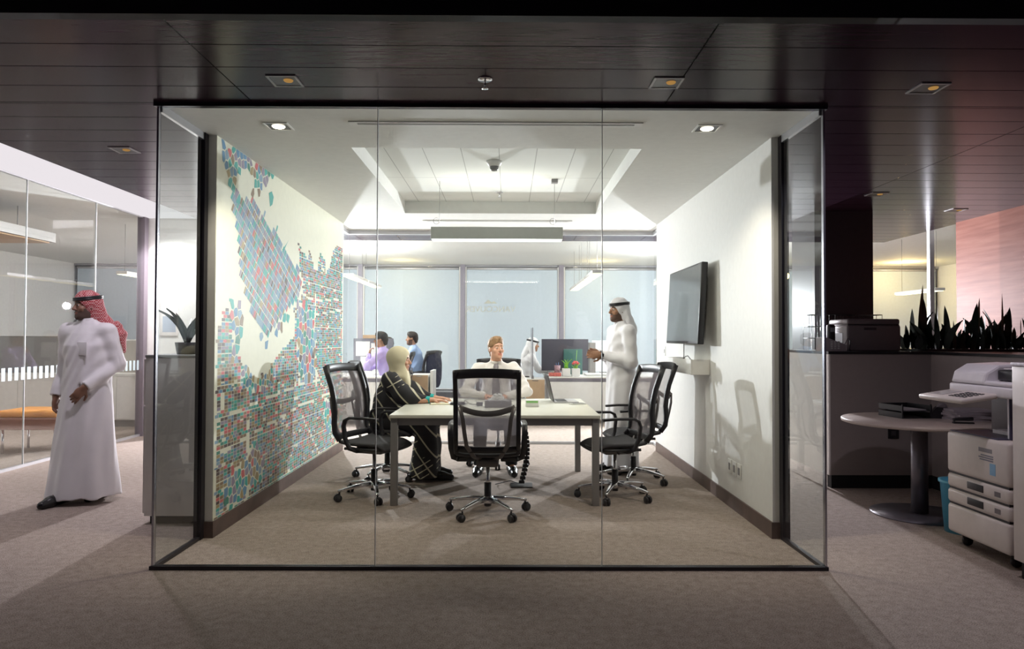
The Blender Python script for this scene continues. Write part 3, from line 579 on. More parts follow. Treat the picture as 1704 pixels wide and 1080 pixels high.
# ---------------------------------------------------------------- office chair
m_frame = mat('chair_black', (.014, .013, .016), .4)
m_mesh = veil_mat('chair_mesh', (.30, .27, .29), .58, transl=.3)
m_seat = mat('chair_seat_fabric', (.045, .043, .048), .8, bump=.2, bscale=300)
m_brk = mat('chair_grey_bracket', (.13, .12, .12), .4, .3)
PR = [(-.185, .50), (-.232, .56), (-.242, .64), (-.236, .73), (-.245, .83), (-.268, .93), (-.305, 1.03), (-.335, 1.11)]
def prof(z):
    for (y0, z0), (y1, z1) in zip(PR, PR[1:]):
        if z <= z1: a = (z - z0) / (z1 - z0); return y0 + a * (y1 - y0)
    return PR[-1][0]
def make_chair():
    c = thing('office_chair', 'x', 'chair')
    st = MB(); P = []
    for i in range(13):
        v = i / 12; y = -.20 + .45 * v; dz = -.05 * max(0, (v - .72) / .28) ** 2 + .018 * max(0, (.2 - v) / .2)
        P.append([(x * .245 * (1 - .10 * v), y, .462 + dz + .014 * abs(x) ** 2.5) for x in [k / 6 - 1 for k in range(13)]])
    st.grid(P); s = st.build('seat', m_seat, c, solid=.032, sub=1)
    b = MB().tube([(x * .225, y + .02, .435) for x, y in [(-1, -.16), (-1.0, .12), (-.8, .20), (0, .215), (.8, .20), (1, .12), (1, -.16)]], .012, 8); b.build('seat_frame', m_frame, s)
    # backrest
    f = MB()
    for sx in (-1, 1): f.tube([(sx * .232, y, z) for y, z in PR], 1, flat=(.034, .042), up=(0, 1, 0))
    def bow(z, dz, n=9): return [(x * .232, prof(z) - .028 * (1 - x * x), z + dz * (1 - x * x)) for x in [k / (n - 1) * 2 - 1 for k in range(n)]]
    f.tube(bow(1.085, .012), 1, flat=(.068, .024), up=(0, 1, 0)); f.tube(bow(.53, -.005), 1, flat=(.05, .024), up=(0, 1, 0))
    back = f.build('backrest', m_frame, c)
    P = [[(x * .225, prof(z) - .028 * (1 - x * x), z) for x in [k / 8 - 1 for k in range(17)]] for z in [.53 + .55 * k / 14 for k in range(15)]]
    MB().grid(P).build('mesh_panel', m_mesh, back)
    f = MB(); f.tube([(x * .205, prof(.83) - .045 - .03 * (1 - x * x), .845 - .045 * (1 - x * x)) for x in [k / 6 - 1 for k in range(13)]], 1, flat=(.042, .014), up=(0, 1, 0))
    for sx in (-1, 1): f.tube([(sx * .20, prof(.85) - .05, .85), (sx * .175, prof(.8) - .065, .76), (sx * .165, -.29, .66), (sx * .15, -.27, .56), (sx * .10, -.20, .47), (sx * .05, -.10, .43)], 1, flat=(.030, .014), up=(0, 1, 0))
    f.build('lumbar_bracket', m_brk, back)
    for sx in (-1, 1):
        MB().tube([(sx * .27, .20, .690), (sx * .275, .08, .697), (sx * .28, -.06, .695), (sx * .28, -.10, .675), (sx * .28, -.115, .63), (sx * .275, -.10, .52), (sx * .26, -.07, .445), (sx * .22, -.03, .425), (sx * .10, 0, .42)], 1, flat=(.044, .020), up=(0, 0, 1)).build('armrest', m_frame, c)
    mc = MB(); mc.rbox(-.085, -.13, .375, .085, .12, .44, .02); mc.tube([(-.12, .03, .405), (-.20, .04, .40)], .007, 8); mc.build('tilt_mechanism', m_brk, c)
    g = MB(); g.tube([(0, 0, .10), (0, 0, .39)], .015, 14); g.build('gas_lift', m_chrome, c)
    MB().tube([(0, 0, .06), (0, 0, .24)], .027, 16).build('lift_sleeve', m_frame, c)
    sb = MB(); sb.lathe([(.0, .085), (.04, .085), (.046, .10), (.04, .135), (0, .14)], 20)
    for k in range(5):
        a = PI / 2 + k * 2 * PI / 5; d = Vector((math.cos(a), math.sin(a), 0)); 
        sb.tube([d * .03 + Vector((0, 0, .118)), d * .15 + Vector((0, 0, .112)), d * .26 + Vector((0, 0, .096)), d * .315 + Vector((0, 0, .086))], [1.25, 1.0, .8, .62], flat=(.036, .028), up=(0, 0, 1))
    sbo = sb.build('star_base', m_chrome, c)
    for k in range(5):
        a = PI / 2 + k * 2 * PI / 5; M = T(.305 * math.cos(a), .305 * math.sin(a), 0, rz=a + .6 * math.sin(k * 2.1))
        w = MB(); w.tube([(0, 0, .085), (0, 0, .05)], .007, 8, M=M)
        for s_ in (-1, 1): w.lathe([(0, -.011), (.026, -.011), (.030, -.005), (.030, .007), (.024, .011), (0, .011)], 18, M=M @ Matrix.Translation((.012, s_ * .016, .030)) @ Matrix.Rotation(PI / 2, 4, 'X'))
        w.tube([(-.004, 0, .062), (.02, 0, .064), (.034, 0, .05)], 1, flat=(.026, .008), M=M)
        w.build('caster', m_frame, sbo)
    return c
ch0 = make_chair()
def place(o, x, y, rz, label, group, star=0):
    o.location = (x, y, 0); o.rotation_euler = (0, 0, R(rz)); o['label'] = label; o['group'] = group
    for k in o.children:
        if k.name.startswith('star_base'): k.rotation_euler = (0, 0, R(star))
    return o
GC = 'mesh office chairs around the meeting table'
place(ch0, -.15, 5.42, 0, 'black mesh office chair in the middle foreground, its back to the glass front', GC)
place(copy_tree(ch0), -1.13, 5.97, -112, 'empty grey mesh office chair at the left end of the table, nearest the map wall', GC, 20)
place(copy_tree(ch0), -1.16, 6.80, -90, 'office chair the seated woman in the cream headscarf sits on', GC, 30)
place(copy_tree(ch0), -.10, 7.52, 180, 'office chair the man in white shirt and grey tie sits on', GC, 0)
place(copy_tree(ch0), .915, 5.97, 102, 'empty mesh office chair right of the table, nearest the glass front', GC, -16)
place(copy_tree(ch0), 1.19, 6.63, 96, 'empty mesh office chair in front of the standing man in white robe', GC, -8)
# ---------------------------------------------------------------- right side: printer, phone, plants
m_prt = mat('printer_grey', (.17, .145, .15), .4)
m_dkprt = mat('printer_dark', (.05, .045, .05), .4)
ZC = 1.24
t_ = thing('desktop_printer', 'boxy grey desktop printer on the black cap of the partition wall', 'printer', (3.46, 6.78, ZC))
MB().rbox(-.255, -.19, .0, .255, .2, .245, .018).build('body', m_prt, t_)
MB().rbox(-.25, -.185, .25, .25, .195, .305, .018).build('top_cover', m_prt, t_)
MB().rbox(-.245, -.18, .243, .245, .19, .252, .002).build('seam', m_blk, t_)
f = MB(); f.rbox(-.10, -.196, .20, .02, -.186, .222, .004); f.build('front_handle', m_dkprt, t_)
bx(-.258, -.10, .04, -.254, .10, .17).build('side_vent', m_dkprt, t_)
t_ = thing('desk_telephone', 'grey desk telephone with an upright black handset beside the printer', 'telephone', (3.045, 6.58, ZC), R(4))
b = MB(); b.prism([(-.10, 0), (.10, 0), (.10, .06), (-.10, .13)], -.09, .09, M=Matrix.Rotation(PI / 2, 4, 'X') @ Matrix.Rotation(0, 4, 'Z')); b.build('base', mat('phone_grey', (.33, .30, .32), .4), t_)
f = MB()
for i in range(4):
    for k in range(3): f.rbox(-.05 + k * .032, -.094, .02 + i * .02, -.03 + k * .032, -.088, .033 + i * .02, .002)
f.build('keypad', mat('key_white', (.6, .6, .6), .5), t_)
MB().rbox(-.035, -.03, .06, .035, .03, .25, .02).build('handset', m_blk, t_); bx(-.02, -.034, .18, .02, -.029, .22).build('display', mat('lcd_grey', (.25, .27, .3), .3), t_)
MB().tube([(.09, -.05, .03), (.13, -.06, .12), (.16, -.05, .10), (.17, -.02, .02), (.19, .0, .004)], .004, 6).build('cord', m_blk, t_)
t_ = thing('wire_basket', 'black wire basket behind the printer on the partition wall', 'basket', (3.45, 7.2, ZC))
f = MB()
for z in (.12, .24, .36): f.tube([(-.36, -.1, z), (.36, -.1, z), (.36, .1, z), (-.36, .1, z)], .004, 6, closed=True)
for k in range(13): x = -.36 + .06 * k; f.tube([(x, -.1, .36), (x, -.1, 0), (x, .1, 0), (x, .1, .36)], .0025, 5)
f.build('wire_frame', m_blk, t_)
m_leaf = mat('dark_leaf', (.012, .030, .014), .45, noise=.5, nscale=12)
m_leafb = mat('green_leaf', (.06, .16, .05), .5, noise=.4, nscale=12)
def leaf(mb, x, y, z, h, w, lean, ang, rn):
    P = []; n = 9
    for i in range(n):
        a = i / (n - 1); ww = w * (math.sin(PI * min(1, a * .86 + .14)) ** .8) * (1 if a < .98 else .1); off = lean * h * a * a; zz = z + h * (a - .18 * abs(lean) * a * a)
        tw = ang + 1.0 * a * rn
        cx, cy = x + off * math.cos(ang * 1.0), y + off * math.sin(ang)
        P.append([(cx + s * ww * math.cos(tw), cy + s * ww * math.sin(tw), zz + (.0 if s else -.012)) for s in (-1, -.5, 0, .5, 1)])
    mb.grid(P)
t_ = tag(MB().box(3.98, 6.62, ZC - .3, 5.25, 7.3, ZC + .02).build('planter_trough', m_blk), 'long black planter trough behind the partition wall, filled with upright plants', 'planter')
f = MB(); f.box(3.98, 6.62, 0, 5.25, 7.3, ZC - .3); f.build('planter_stand', m_part, t_)
pr = random.Random(11)
tall = [.40, .64, .36, .50, .44, .30, .46, .52, .34, .55, .42, .30, .50]
for i in range(13):
    x = 4.02 + i * .097; mb = MB()
    for k in range(11):
        h = tall[i] * (1 if k == 0 else pr.uniform(.45, .8) if k < 5 else pr.uniform(.3, .5)); leaf(mb, x + pr.uniform(-.05, .05), 6.85 + pr.uniform(-.08, .2), ZC + .022, h, pr.uniform(.024, .040) * (1.25 if h > .5 else 1), pr.uniform(-.5, .5) * (1 if k else .15), pr.uniform(0, PI), pr.uniform(-1, 1))
    ordn = ['', '', 'third', 'fourth', 'fifth', 'sixth', 'seventh', 'eighth', 'ninth', 'tenth', 'eleventh', 'twelfth', 'thirteenth'][i]
    lb = {1: 'tallest of the dark upright leafy plants above the partition wall, near the printer', 0: 'dark upright leafy plant in the trough directly beside the printer'}.get(i, ordn + ' dark sword-leaved plant from the printer, in the trough behind the partition')
    tag(mb.build('snake_plant', m_leaf), lb, 'plant', 'sword-leaved plants in the trough')
for i in range(4):
    x = 3.82; mb = MB()
t_ = thing('wall_outlet', 'dark outlet plate low on the grey partition wall beside the round table', 'socket', (3.50, 6.35, .50)); MB().rbox(-.05, -.008, -.05, .05, 0, .05, .004).build('face_plate', m_blk, t_); bx(-.02, -.010, -.02, .02, -.008, .02).build('socket_insert', m_dkprt, t_)
# round table
t_ = thing('round_table', 'round pale table on a grey pedestal beside the copier', 'table', (3.19, 5.42, 0))
MB().lathe([(0, .70), (.535, .70), (.55, .706), (.55, .724), (.545, .73), (0, .73)], 64).build('tabletop', mat('round_table_laminate', (.50, .42, .37), .35), t_)
MB().lathe([(.06, .015), (.06, .70)], 32).build('pedestal', mat('pedestal_metal', (.17, .16, .18), .3, .6), t_)
MB().lathe([(0, 0), (.35, 0), (.35, .008), (.10, .014), (0, .016)], 56).build('base_plate', mat('base_metal', (.16, .15, .17), .4, .6), t_)
t_ = thing('letter_tray', 'glossy black letter tray stack on the round table', 'letter tray', (3.20, 5.62, .73), R(8))
f = MB()
for z in (0, .055): f.box(-.13, -.13, z, .13, .15, z + .004); f.box(-.13, -.13, z, -.126, .15, z + .045); f.box(.126, -.13, z, .13, .15, z + .045); f.box(-.13, .146, z, .13, .15, z + .045); f.box(-.128, -.128, z, -.118, -.118, z + .055); f.box(.118, -.128, z, .128, -.118, z + .055)
f.build('trays', m_blk, t_); MB().box(-.10, -.11, .06, .09, .12, .068, M=Matrix.Rotation(.1, 4, 'Z')).build('papers', mat('grey_paper', (.35, .33, .34), .7), t_)
t_ = thing('tape_dispenser', 'black tape dispenser on the round table right of the letter trays', 'tape dispenser', (3.44, 5.50, .73), R(-20))
b = MB(); b.prism([(-.10, 0), (.09, 0), (.09, .03), (.05, .045), (.02, .085), (-.06, .09), (-.10, .04)], -.03, .03, M=Matrix.Rotation(PI / 2, 4, 'X')); b.build('body', m_blk, t_); MB().lathe([(.02, -.012), (.038, -.012), (.038, .012), (.02, .012)], 24, M=Matrix.Translation((-.02, 0, .085)) @ Matrix.Rotation(PI / 2, 4, 'X')).build('tape_roll', m_prt, t_)
t_ = thing('stapler', 'small black and silver stapler on the round table edge near the copier', 'stapler', (3.37, 5.17, .73), R(-12))
MB().rbox(-.07, -.018, 0, .07, .018, .012, .004).build('base', m_blk, t_); MB().rbox(-.065, -.016, .018, .07, .016, .045, .008, M=Matrix.Rotation(R(-5), 4, 'Y')).build('arm', m_blk, t_); bx(-.06, -.019, .014, .05, .019, .022).build('magazine', m_chrome, t_)
for k in range(5): tag(MB().box(-.15, -.11, 0, .15, .11, .016, M=T(3.56, 5.42, .73 + .017 * k, rz=R([4, -3, 8, 1, -6][k]))).build('paper_ream', mat('stack_paper', (.33, .29, .31), .8)), ['grey paper bundle at the bottom of the stack on the round table', 'second grey paper bundle from the bottom on the round table', 'middle grey paper bundle of the stack on the round table', 'second grey paper bundle from the top on the round table', 'topmost grey paper bundle of the stack on the round table'][k], 'paper stack', 'paper bundles on the round table')
# copier
m_cop = mat('copier_beige', (.70, .63, .59), .4); m_cop2 = mat('copier_light', (.82, .78, .82), .35); m_copd = mat('copier_dark_blue', (.05, .045, .10), .4)
t_ = thing('photocopier', 'tall beige office photocopier standing at the right edge beside the round table', 'photocopier', (2.93, 4.09, 0))
# local: x into depth of the machine, y from near side to far side
D, Wd = .64, .58
def panel(z0, z1, nm, m=m_cop): return MB().rbox(.0, .0, z0, D, Wd, z1, .022).build(nm, m, t_)
panel(.085, .272, 'base_cabinet')
for z0, z1 in ((.280, .372), (.380, .472)):
    d = panel(z0, z1, 'paper_drawer'); MB().rbox(-.004, .22, z0 + .026, .006, .37, z0 + .070, .003).build('drawer_handle', m_blk, d); bx(-.002, .07, z0 + .03, .001, .12, z0 + .06).build('drawer_label', m_prt, d)
panel(.480, .745, 'front_door')
bx(.012, .012, .27, D - .01, Wd - .012, .482).build('inner_frame', m_blk, t_)
bx(-.0015, .14, .66, .001, .26, .685).build('name_plate', mat('plate_grey', (.22, .20, .22), .4), t_)
f = MB()
for k, w in enumerate((.11, .13, .12)): f.box(-.0015, .13, .638 - k * .014, .001, .13 + w, .645 - k * .014)
f.build('model_sticker', mat('sticker_blue_grey', (.18, .18, .24), .5), t_)
bx(-.0015, .11, .53, .001, .16, .60).build('energy_sticker', mat('sticker_blue', (.22, .42, .62), .5), t_)
MB().box(.02, .12, .745, .40, Wd - .01, .752).build('output_tray', m_copd, t_); MB().box(.20, .20, .752, .36, .42, .775, M=Matrix.Identity(4)).build('tray_paper', m_cop2, t_)
MB().rbox(.30, .11, .74, D, Wd, 1.02, .01).build('rear_housing', mat('copier_shadow_grey', (.13, .11, .12), .5), t_)
MB().rbox(.10, .0, .74, D, .10, 1.03, .012).build('side_pillar', m_cop, t_)
bx(.08, .098, .75, .32, .104, 1.02).build('side_lining', m_copd, t_); MB().rbox(.09, .105, .75, .125, .135, 1.01, .006).build('support_post', m_cop2, t_)
MB().rbox(.02, .0, 1.0, D, Wd, 1.065, .012).build('scanner_bed', m_cop2, t_)
f = MB(); prf = [(0, 0), (.60, 0), (.60, .10), (.42, .11), (.30, .128), (.10, .118), (.02, .07)]
f.prism([(x, z) for x, z in prf], -.56, -.24, M=Matrix.Translation((.02, 0, 1.075)) @ Matrix.Rotation(PI / 2, 4, 'X')); f.build('document_feeder', m_cop2, t_, bevel=.015)
MB().rbox(.03, .01, 1.068, .60, .57, 1.095, .012).build('lid', m_cop2, t_); MB().rbox(.10, .02, 1.10, .58, .23, 1.165, .01).build('feeder_tray', m_blk, t_); MB().box(.12, .06, 1.17, .30, .20, 1.176, M=Matrix.Rotation(0, 4, 'X')).build('fed_sheet', m_cop2, t_)
cp = MB().rbox(-.20, -.21, -.016, .03, .23, .016, .012, M=T(.0, .33, 1.005, ry=R(-9))).build('control_panel', m_cop, t_)
f = MB()
for i in range(5):
    for k in range(4): f.box(-.15 + k * .035, -.17 + i * .034, .016, -.13 + k * .035, -.15 + i * .034, .020, M=T(.0, .33, 1.005, ry=R(-9)))
f.build('buttons', m_dkprt, cp); f = MB().box(-.15, .05, .016, -.02, .20, .018, M=T(.0, .33, 1.005, ry=R(-9))).build('touch_screen', mat('panel_screen', (.42, .38, .38), .3), cp)
f = MB()
for z in (.55, .80, .9):
    for k in range(8): f.box(.16, -.0015, z + k * .012 - .05, .24, .001, z + k * .012 - .045)
f.build('side_vents', m_prt, t_)
for x, y in ((.07, .07), (.07, .51), (.57, .07), (.57, .51)):
    w = MB(); w.tube([(x, y, .09), (x, y, .05)], .012, 8); w.lathe([(0, -.012), (.03, -.012), (.034, 0), (.03, .012), (0, .012)], 18, M=T(x + .02, y, .034) @ Matrix.Rotation(PI / 2, 4, 'X')); w.build('caster', m_blk, t_)
t_ = thing('waste_bin', 'light blue waste bin half hidden behind the photocopier', 'waste bin', (3.19, 4.93, 0)); MB().lathe([(0, .0), (.10, 0), (.125, .34), (.132, .345), (.132, .36), (.12, .36), (.095, .01), (0, .01)], 32, cap=False).build('bin_body', mat('bin_blue', (.10, .42, .62), .4), t_)
MB().lathe([(.124, .34), (.136, .345), (.136, .362), (.122, .362)], 32, cap=False).build('rim', mat('bin_rim_blue', (.16, .5, .68), .4), t_)
t_ = thing('storage_cabinet', 'pale storage cabinet at the right picture edge beside the photocopier', 'cabinet', (2.89, 3.2, 0))
MB().rbox(0, 0, .10, .5, .80, 1.20, .003).build('carcass', m_cop, t_); MB().box(.03, .03, 0, .48, .78, .10).build('plinth', m_black, t_); MB().rbox(-.006, -.005, 1.20, .51, .805, 1.222, .003).build('top_panel', mat('speckled_top', (.35, .30, .35), .4, noise=.4, nscale=90), t_)
bx(-.018, .005, .11, -.001, .40, 1.19).build('door', m_cop, t_)
# ---------------------------------------------------------------- left side: low cabinet, plant, poster
t_ = thing('low_cabinet', 'waist-high white cabinet along the outside of the map wall', 'cabinet', (-2.62, 5.09, 0))
MB().rbox(0, 0, .06, .52, 2.6, 1.20, .003).build('carcass', m_pwhite, t_); MB().box(.03, .03, 0, .50, 2.57, .06).build('plinth', m_black, t_); MB().rbox(-.004, -.004, 1.20, .525, 2.6, 1.222, .003).build('top_panel', mat('grey_top', (.4, .4, .4), .4), t_)
for k in range(4): bx(-.016, .01 + k * .645, .08, -.001, .64 + k * .645, .85).build('door', m_pwhite, t_); bx(-.016, .01 + k * .645, .86, -.001, .64 + k * .645, 1.19).build('drawer', m_pwhite, t_)
t_ = thing('potted_plant', 'small broad-leaved dark plant on the white cabinet outside the map wall', 'plant', (-2.42, 5.30, 1.222))
MB().lathe([(0, 0), (.07, 0), (.085, .09), (.078, .09), (0, .08)], 24).build('pot', m_blk, t_); mb = MB()
for k in range(11): leaf(mb, 0, 0, .07, pr.uniform(.18, .32), .03, pr.uniform(.2, .9), k * .6, pr.uniform(-.5, .5))
mb.build('foliage', m_leaf, t_)
t_ = thing('notice', 'framed white notice hung on the bright white column', 'notice', (-4.68, 9.715, 1.62)); MB().rbox(-.12, -.012, -.25, .12, 0, .25, .004).build('frame', m_pwhite, t_)
f = MB(); f.box(-.09, -.0135, -.20, .09, -.012, .02); f.build('picture', mat('notice_print', (.45, .50, .58), .6), t_)
# striped film on the left glass wall
f = MB()
for k in range(64):
    y = 3.6 + k * .094; f.box(XG + .0065, y, .905, XG + .0075, y + .052, 1.035)
tag(f.build('glass_film_stripes', mat('pale_blue_film', (.45, .55, .58), .6)), 'band of short pale blue film stripes across the left office glass', 'window film')
# left office furniture
m_or = mat('orange_leather', (.62, .26, .06), .5); m_brn = mat('brown_leather', (.25, .12, .09), .5)
t_ = thing('bench', 'low bench with an orange cushion top behind the left glass wall', 'bench', (-5.52, 8.35, 0))
MB().rbox(-.36, -.28, .28, .36, .28, .42, .02).build('upholstered_body', m_brn, t_); MB().rbox(-.355, -.275, .42, .355, .275, .50, .03).build('cushion', m_or, t_)
for x in (-.3, .3):
    for y in (-.22, .22): MB().tube([(x, y, .28), (x, y, 0)], .014, 8).build('leg', m_chrome, t_)
t_ = thing('credenza', 'long white credenza across the office behind the left glass wall', 'cabinet', (-7.2, 10.6, 0))
MB().rbox(-2.4, 0, .10, 2.05, .5, .76, .003).build('carcass', m_pwhite, t_); MB().rbox(-2.42, -.01, .76, 2.07, .51, .80, .003).build('top_panel', m_wall, t_); bx(-2.35, .03, 0, 2.0, .47, .10).build('plinth', mat('taupe_plinth', (.3, .27, .25), .6), t_)
for k in range(6): bx(-2.39 + k * .742, -.012, .12, -2.39 + k * .742 + .735, 0, .75).build('door', m_pwhite, t_)
t_ = thing('desk_screen', 'pale framed desk screen standing on the credenza nearest the column', 'desk screen', (-5.75, 10.95, .80)); bx(-.48, -.01, 0, .48, .01, .50).build('screen_fabric', mat('beige_screen', (.48, .45, .40), .8), t_); MB().tube([(-.48, 0, 0), (-.48, 0, .5), (.48, 0, .5), (.48, 0, 0)], .016, 8).build('screen_frame', m_wall, t_)
t_ = thing('desk_screen', 'grey desk screen on the far left part of the credenza', 'desk screen', (-7.5, 10.85, .80)); bx(-.75, -.01, 0, .75, .01, .55).build('screen_fabric', mat('grey_screen', (.33, .33, .33), .8), t_); MB().tube([(-.75, 0, 0), (-.75, 0, .55), (.75, 0, .55), (.75, 0, 0)], .012, 8).build('screen_frame', m_grey, t_)
for x, w, lb in ((-5.60, .11, 'larger white file box on top of the beige desk screen end'), (-5.36, .08, 'smaller white file box next to the column')):
    tag(MB().rbox(x - w / 2 - .02, 11.0, .80, x + w / 2 + .02, 11.2, 1.42, .005).build('file_box', m_wall), lb, 'box', 'white file boxes behind the left glass')
o = tag(MB().box(-9.8, 7.9, 2.60, -6.0, 9.3, 2.72).build('ceiling_raft', mat('raft_grey', (.45, .44, .43), .8)), 'flat suspended ceiling raft with wooden underside in the left office', 'ceiling raft'); bx(-9.75, 7.95, 2.585, -6.05, 9.25, 2.60).build('wood_underside', mat('raft_wood', (.45, .30, .18), .5), o)
for x, y in ((-6.3, 8.2), (-6.3, 9.0), (-9, 8.2), (-9, 9.0)): MB().tube([(x, y, 2.72), (x, y, HT)], .006, 6).build('hanger', m_grey, o)
def strip_light(x, y, z, L, label, group, w=.08):
    t_ = thing('strip_light', label, 'pendant light', (x, y, z), 0, group)
    MB().rbox(-w, -L / 2, 0, w, L / 2, .045, .004).build('housing', m_wall, t_); bx(-w + .01, -L / 2 + .02, -.004, w - .01, L / 2 - .02, 0).build('diffuser', emit_mat('strip_diffuser', (1, .86, .55), 3.2), t_)
    for s in (-1, 1): MB().tube([(0, s * L * .42, .045), (0, s * L * .42, HT - z)], .003, 5).build('suspension_wire', m_grey, t_)
for k, nm in enumerate(('nearest', 'middle', 'farthest')):
    strip_light(1.28, 10.5 + k * 1.25, 2.28, 1.12, nm + ' strip pendant in the row right of centre behind the rear glass', 'strip pendants right of centre')
    if k: strip_light(-2.42, 9.9 + k * 1.25, 2.28, 1.12, ('', 'nearer', 'farther')[k] + ' strip pendant in the row beyond the end of the map wall', 'strip pendants beyond the map wall')
strip_light(-5.7, 10.9, 2.28, 1.12, 'strip pendant behind the left glass wall near the white column', 'strip pendants in the left office')
strip_light(-7.6, 9.8, 2.1, 1.12, 'strip pendant at the far left behind the glass wall', 'strip pendants in the left office')
strip_light(6.6, 11.2, 2.1, 1.12, 'strip pendant beyond the window between dark column and cherry wall', 'strip pendants on the right')
# ---------------------------------------------------------------- open office behind the rear glass
m_beech = mat('beech_veneer', (.52, .36, .22), .5, noise=.12, nscale=6)
def desk(x0, x1, y0, y1, label, ped=None):
    t_ = thing('office_desk', label, 'desk', ((x0 + x1) / 2, (y0 + y1) / 2, 0)); w, d = (x1 - x0) / 2, (y1 - y0) / 2
    MB().rbox(-w, -d, .715, w, d, .74, .003).build('desktop', m_wall, t_); bx(-w + .02, -d + .05, .65, w - .02, -d + .07, .715).build('cable_tray', m_mull, t_)
    bx(-w + .04, -d + .02, .06, w - .04, -d + .045, .655).build('modesty_panel', m_wall, t_)
    for s in (-1, 1):
        for q in (-1, 1): bx(s * (w - .05) - .025, q * (d - .08) - .025, 0, s * (w - .05) + .025, q * (d - .08) + .025, .715).build('leg', m_lframe, t_)
    return t_
desk(.62, 2.60, 11.2, 12.6, 'white desk behind the rear glass at right, with flower pots on it')
desk(-3.6, -1.90, 11.0, 12.2, 'white desk behind the rear glass at left, with pinned papers')
desk(-2.65, -1.90, 12.4, 13.2, 'white desk in front of the bearded man in light blue shirt')
def pedestal(x, y, h, label, w=.31):
    t_ = thing('drawer_pedestal', label, 'drawer unit', (x, y, 0), 0, 'beech drawer pedestals')
    bx(-w / 2, -.25, .0, w / 2, .25, h).build('carcass', m_wall, t_)
    n = 2
    for k in range(n):
        d = bx(-w / 2 + .004, -.268, .055 + k * (h - .06) / n, w / 2 - .004, -.25, .05 + (k + 1) * (h - .06) / n).build('drawer', m_beech, t_)
        bx(-.05, -.276, .03 + (k + 1) * (h - .06) / n, .05, -.268, .04 + (k + 1) * (h - .06) / n).build('handle', m_chrome, d)
pedestal(.44, 11.45, .70, 'beech drawer pedestal beside the right desk, behind the far meeting chair')
pedestal(-1.49, 12.10, .73, 'beech drawer pedestal in front of the man in light blue shirt', .30)
tag(bx(-1.31, 11.86, .0, -1.26, 12.35, .80).build('end_panel', m_wall), 'white upright end panel beside the beech pedestal, by the dark jacket', 'panel')
t_ = thing('desk_divider', 'thin glass divider on edge at the left end of the right desk', 'divider', (.40, 11.3, .722)); bx(-.006, -.1, .0, .006, .7, .80).build('glass_sheet', mat('smoked_edge', (.25, .25, .28), .2, .3), t_)
bx(-.02, -.08, -.02, .02, .0, .03).build('clamp', m_grey, t_)
t_ = thing('monitor_screen', 'large dark grey desk screen on the right desk, behind the plant pots', 'desk screen', (.98, 12.0, .74)); MB().rbox(-.40, -.015, .06, .40, .015, .60, .006).build('screen_panel', mat('charcoal_panel', (.09, .085, .11), .6), t_); bx(-.30, -.06, 0, -.25, .06, .06).build('foot', m_grey, t_); bx(.25, -.06, 0, .30, .06, .06).build('foot', m_grey, t_)
tag(MB().rbox(.95, 11.90, .742, 1.27, 11.94, 1.17, .006).build('ring_binder', mat('green_folder', (.06, .17, .15), .5)), 'dark green folder standing against the charcoal desk screen', 'folder')
tag(MB().rbox(1.40, 11.95, .742, 1.50, 12.25, 1.28, .004).build('magazine_file', mat('grey_box_file', (.35, .33, .32), .6)), 'grey upright magazine file right of the charcoal desk screen', 'magazine file')
t_ = thing('task_light_panel', 'bright glowing white panel on the right desk behind the standing man hands', 'screen', (1.72, 12.3, .74)); bx(-.24, -.02, .03, .24, .02, .58).build('lit_panel', emit_mat('lit_screen', (1, 1, 1), 1.1), t_); bx(-.1, -.08, 0, .1, .08, .03).build('foot', m_grey, t_)
tag(MB().rbox(1.28, 11.35, .742, 2.0, 11.75, .775, .004).build('paper_pile', mat('white_paper', (.8, .8, .78), .8)), 'low pile of papers on the right desk beside the flower pots', 'papers')
def pot(x, y, label, c, flower):
    t_ = thing('potted_plant', label, 'plant', (x, y, .742)); MB().rbox(-.065, -.065, 0, .065, .065, .125, .006).build('pot', m_wall, t_); mb = MB()
    for k in range(12): leaf(mb, pr.uniform(-.03, .03), pr.uniform(-.03, .03), .11, pr.uniform(.1, .19) * (1 if not flower else .6), .012, pr.uniform(.2, .9), k * .55, .3)
    mb.build('foliage', mat('bright_grass', (.25, .55, .06), .6), t_)
    if flower:
        MB().tube([(0, 0, .12), (.01, 0, .3), (.02, 0, .42)], .004, 6).build('stem', mat('bright_grass', (.25, .55, .06), .6), t_)
        f = MB()
        for k in range(6): f.lathe([(0, -.02), (.024, -.01), (.02, .016), (0, .024)], 10, M=T(.04 * math.cos(k), .04 * math.sin(k), .20 + .012 * (k % 3)))
        f.build('flowers', mat('red_petals', (.75, .10, .10), .6), t_)
pot(.945, 11.32, 'bright green grass plant in a white square pot on the right desk', 0, False)
pot(1.10, 11.32, 'red flowering plant in a white square pot on the right desk', 0, True)
t_ = thing('pen_cup', 'patterned pen cup on the right desk left of the green plant', 'pen cup', (.81, 11.42, .742)); MB().lathe([(0, 0), (.04, 0), (.05, .17), (.046, .17), (.036, .01), (0, .01)], 20, cap=False).build('cup', mat('pink_print', (.55, .32, .36), .5, noise=.6, nscale=60), t_)
f = MB(); f.tube([(0, 0, .02), (.02, 0, .22)], .004, 6); f.tube([(.01, 0, .02), (-.02, .01, .21)], .004, 6); f.build('pens', mat('pen_blue', (.1, .2, .5), .4), t_)
tag(MB().rbox(.66, 11.22, .742, .86, 11.30, .80, .01).build('snack_box', mat('red_packet', (.65, .16, .13), .5, noise=.5, nscale=40)), 'small red packet on the near edge of the right desk', 'packet')
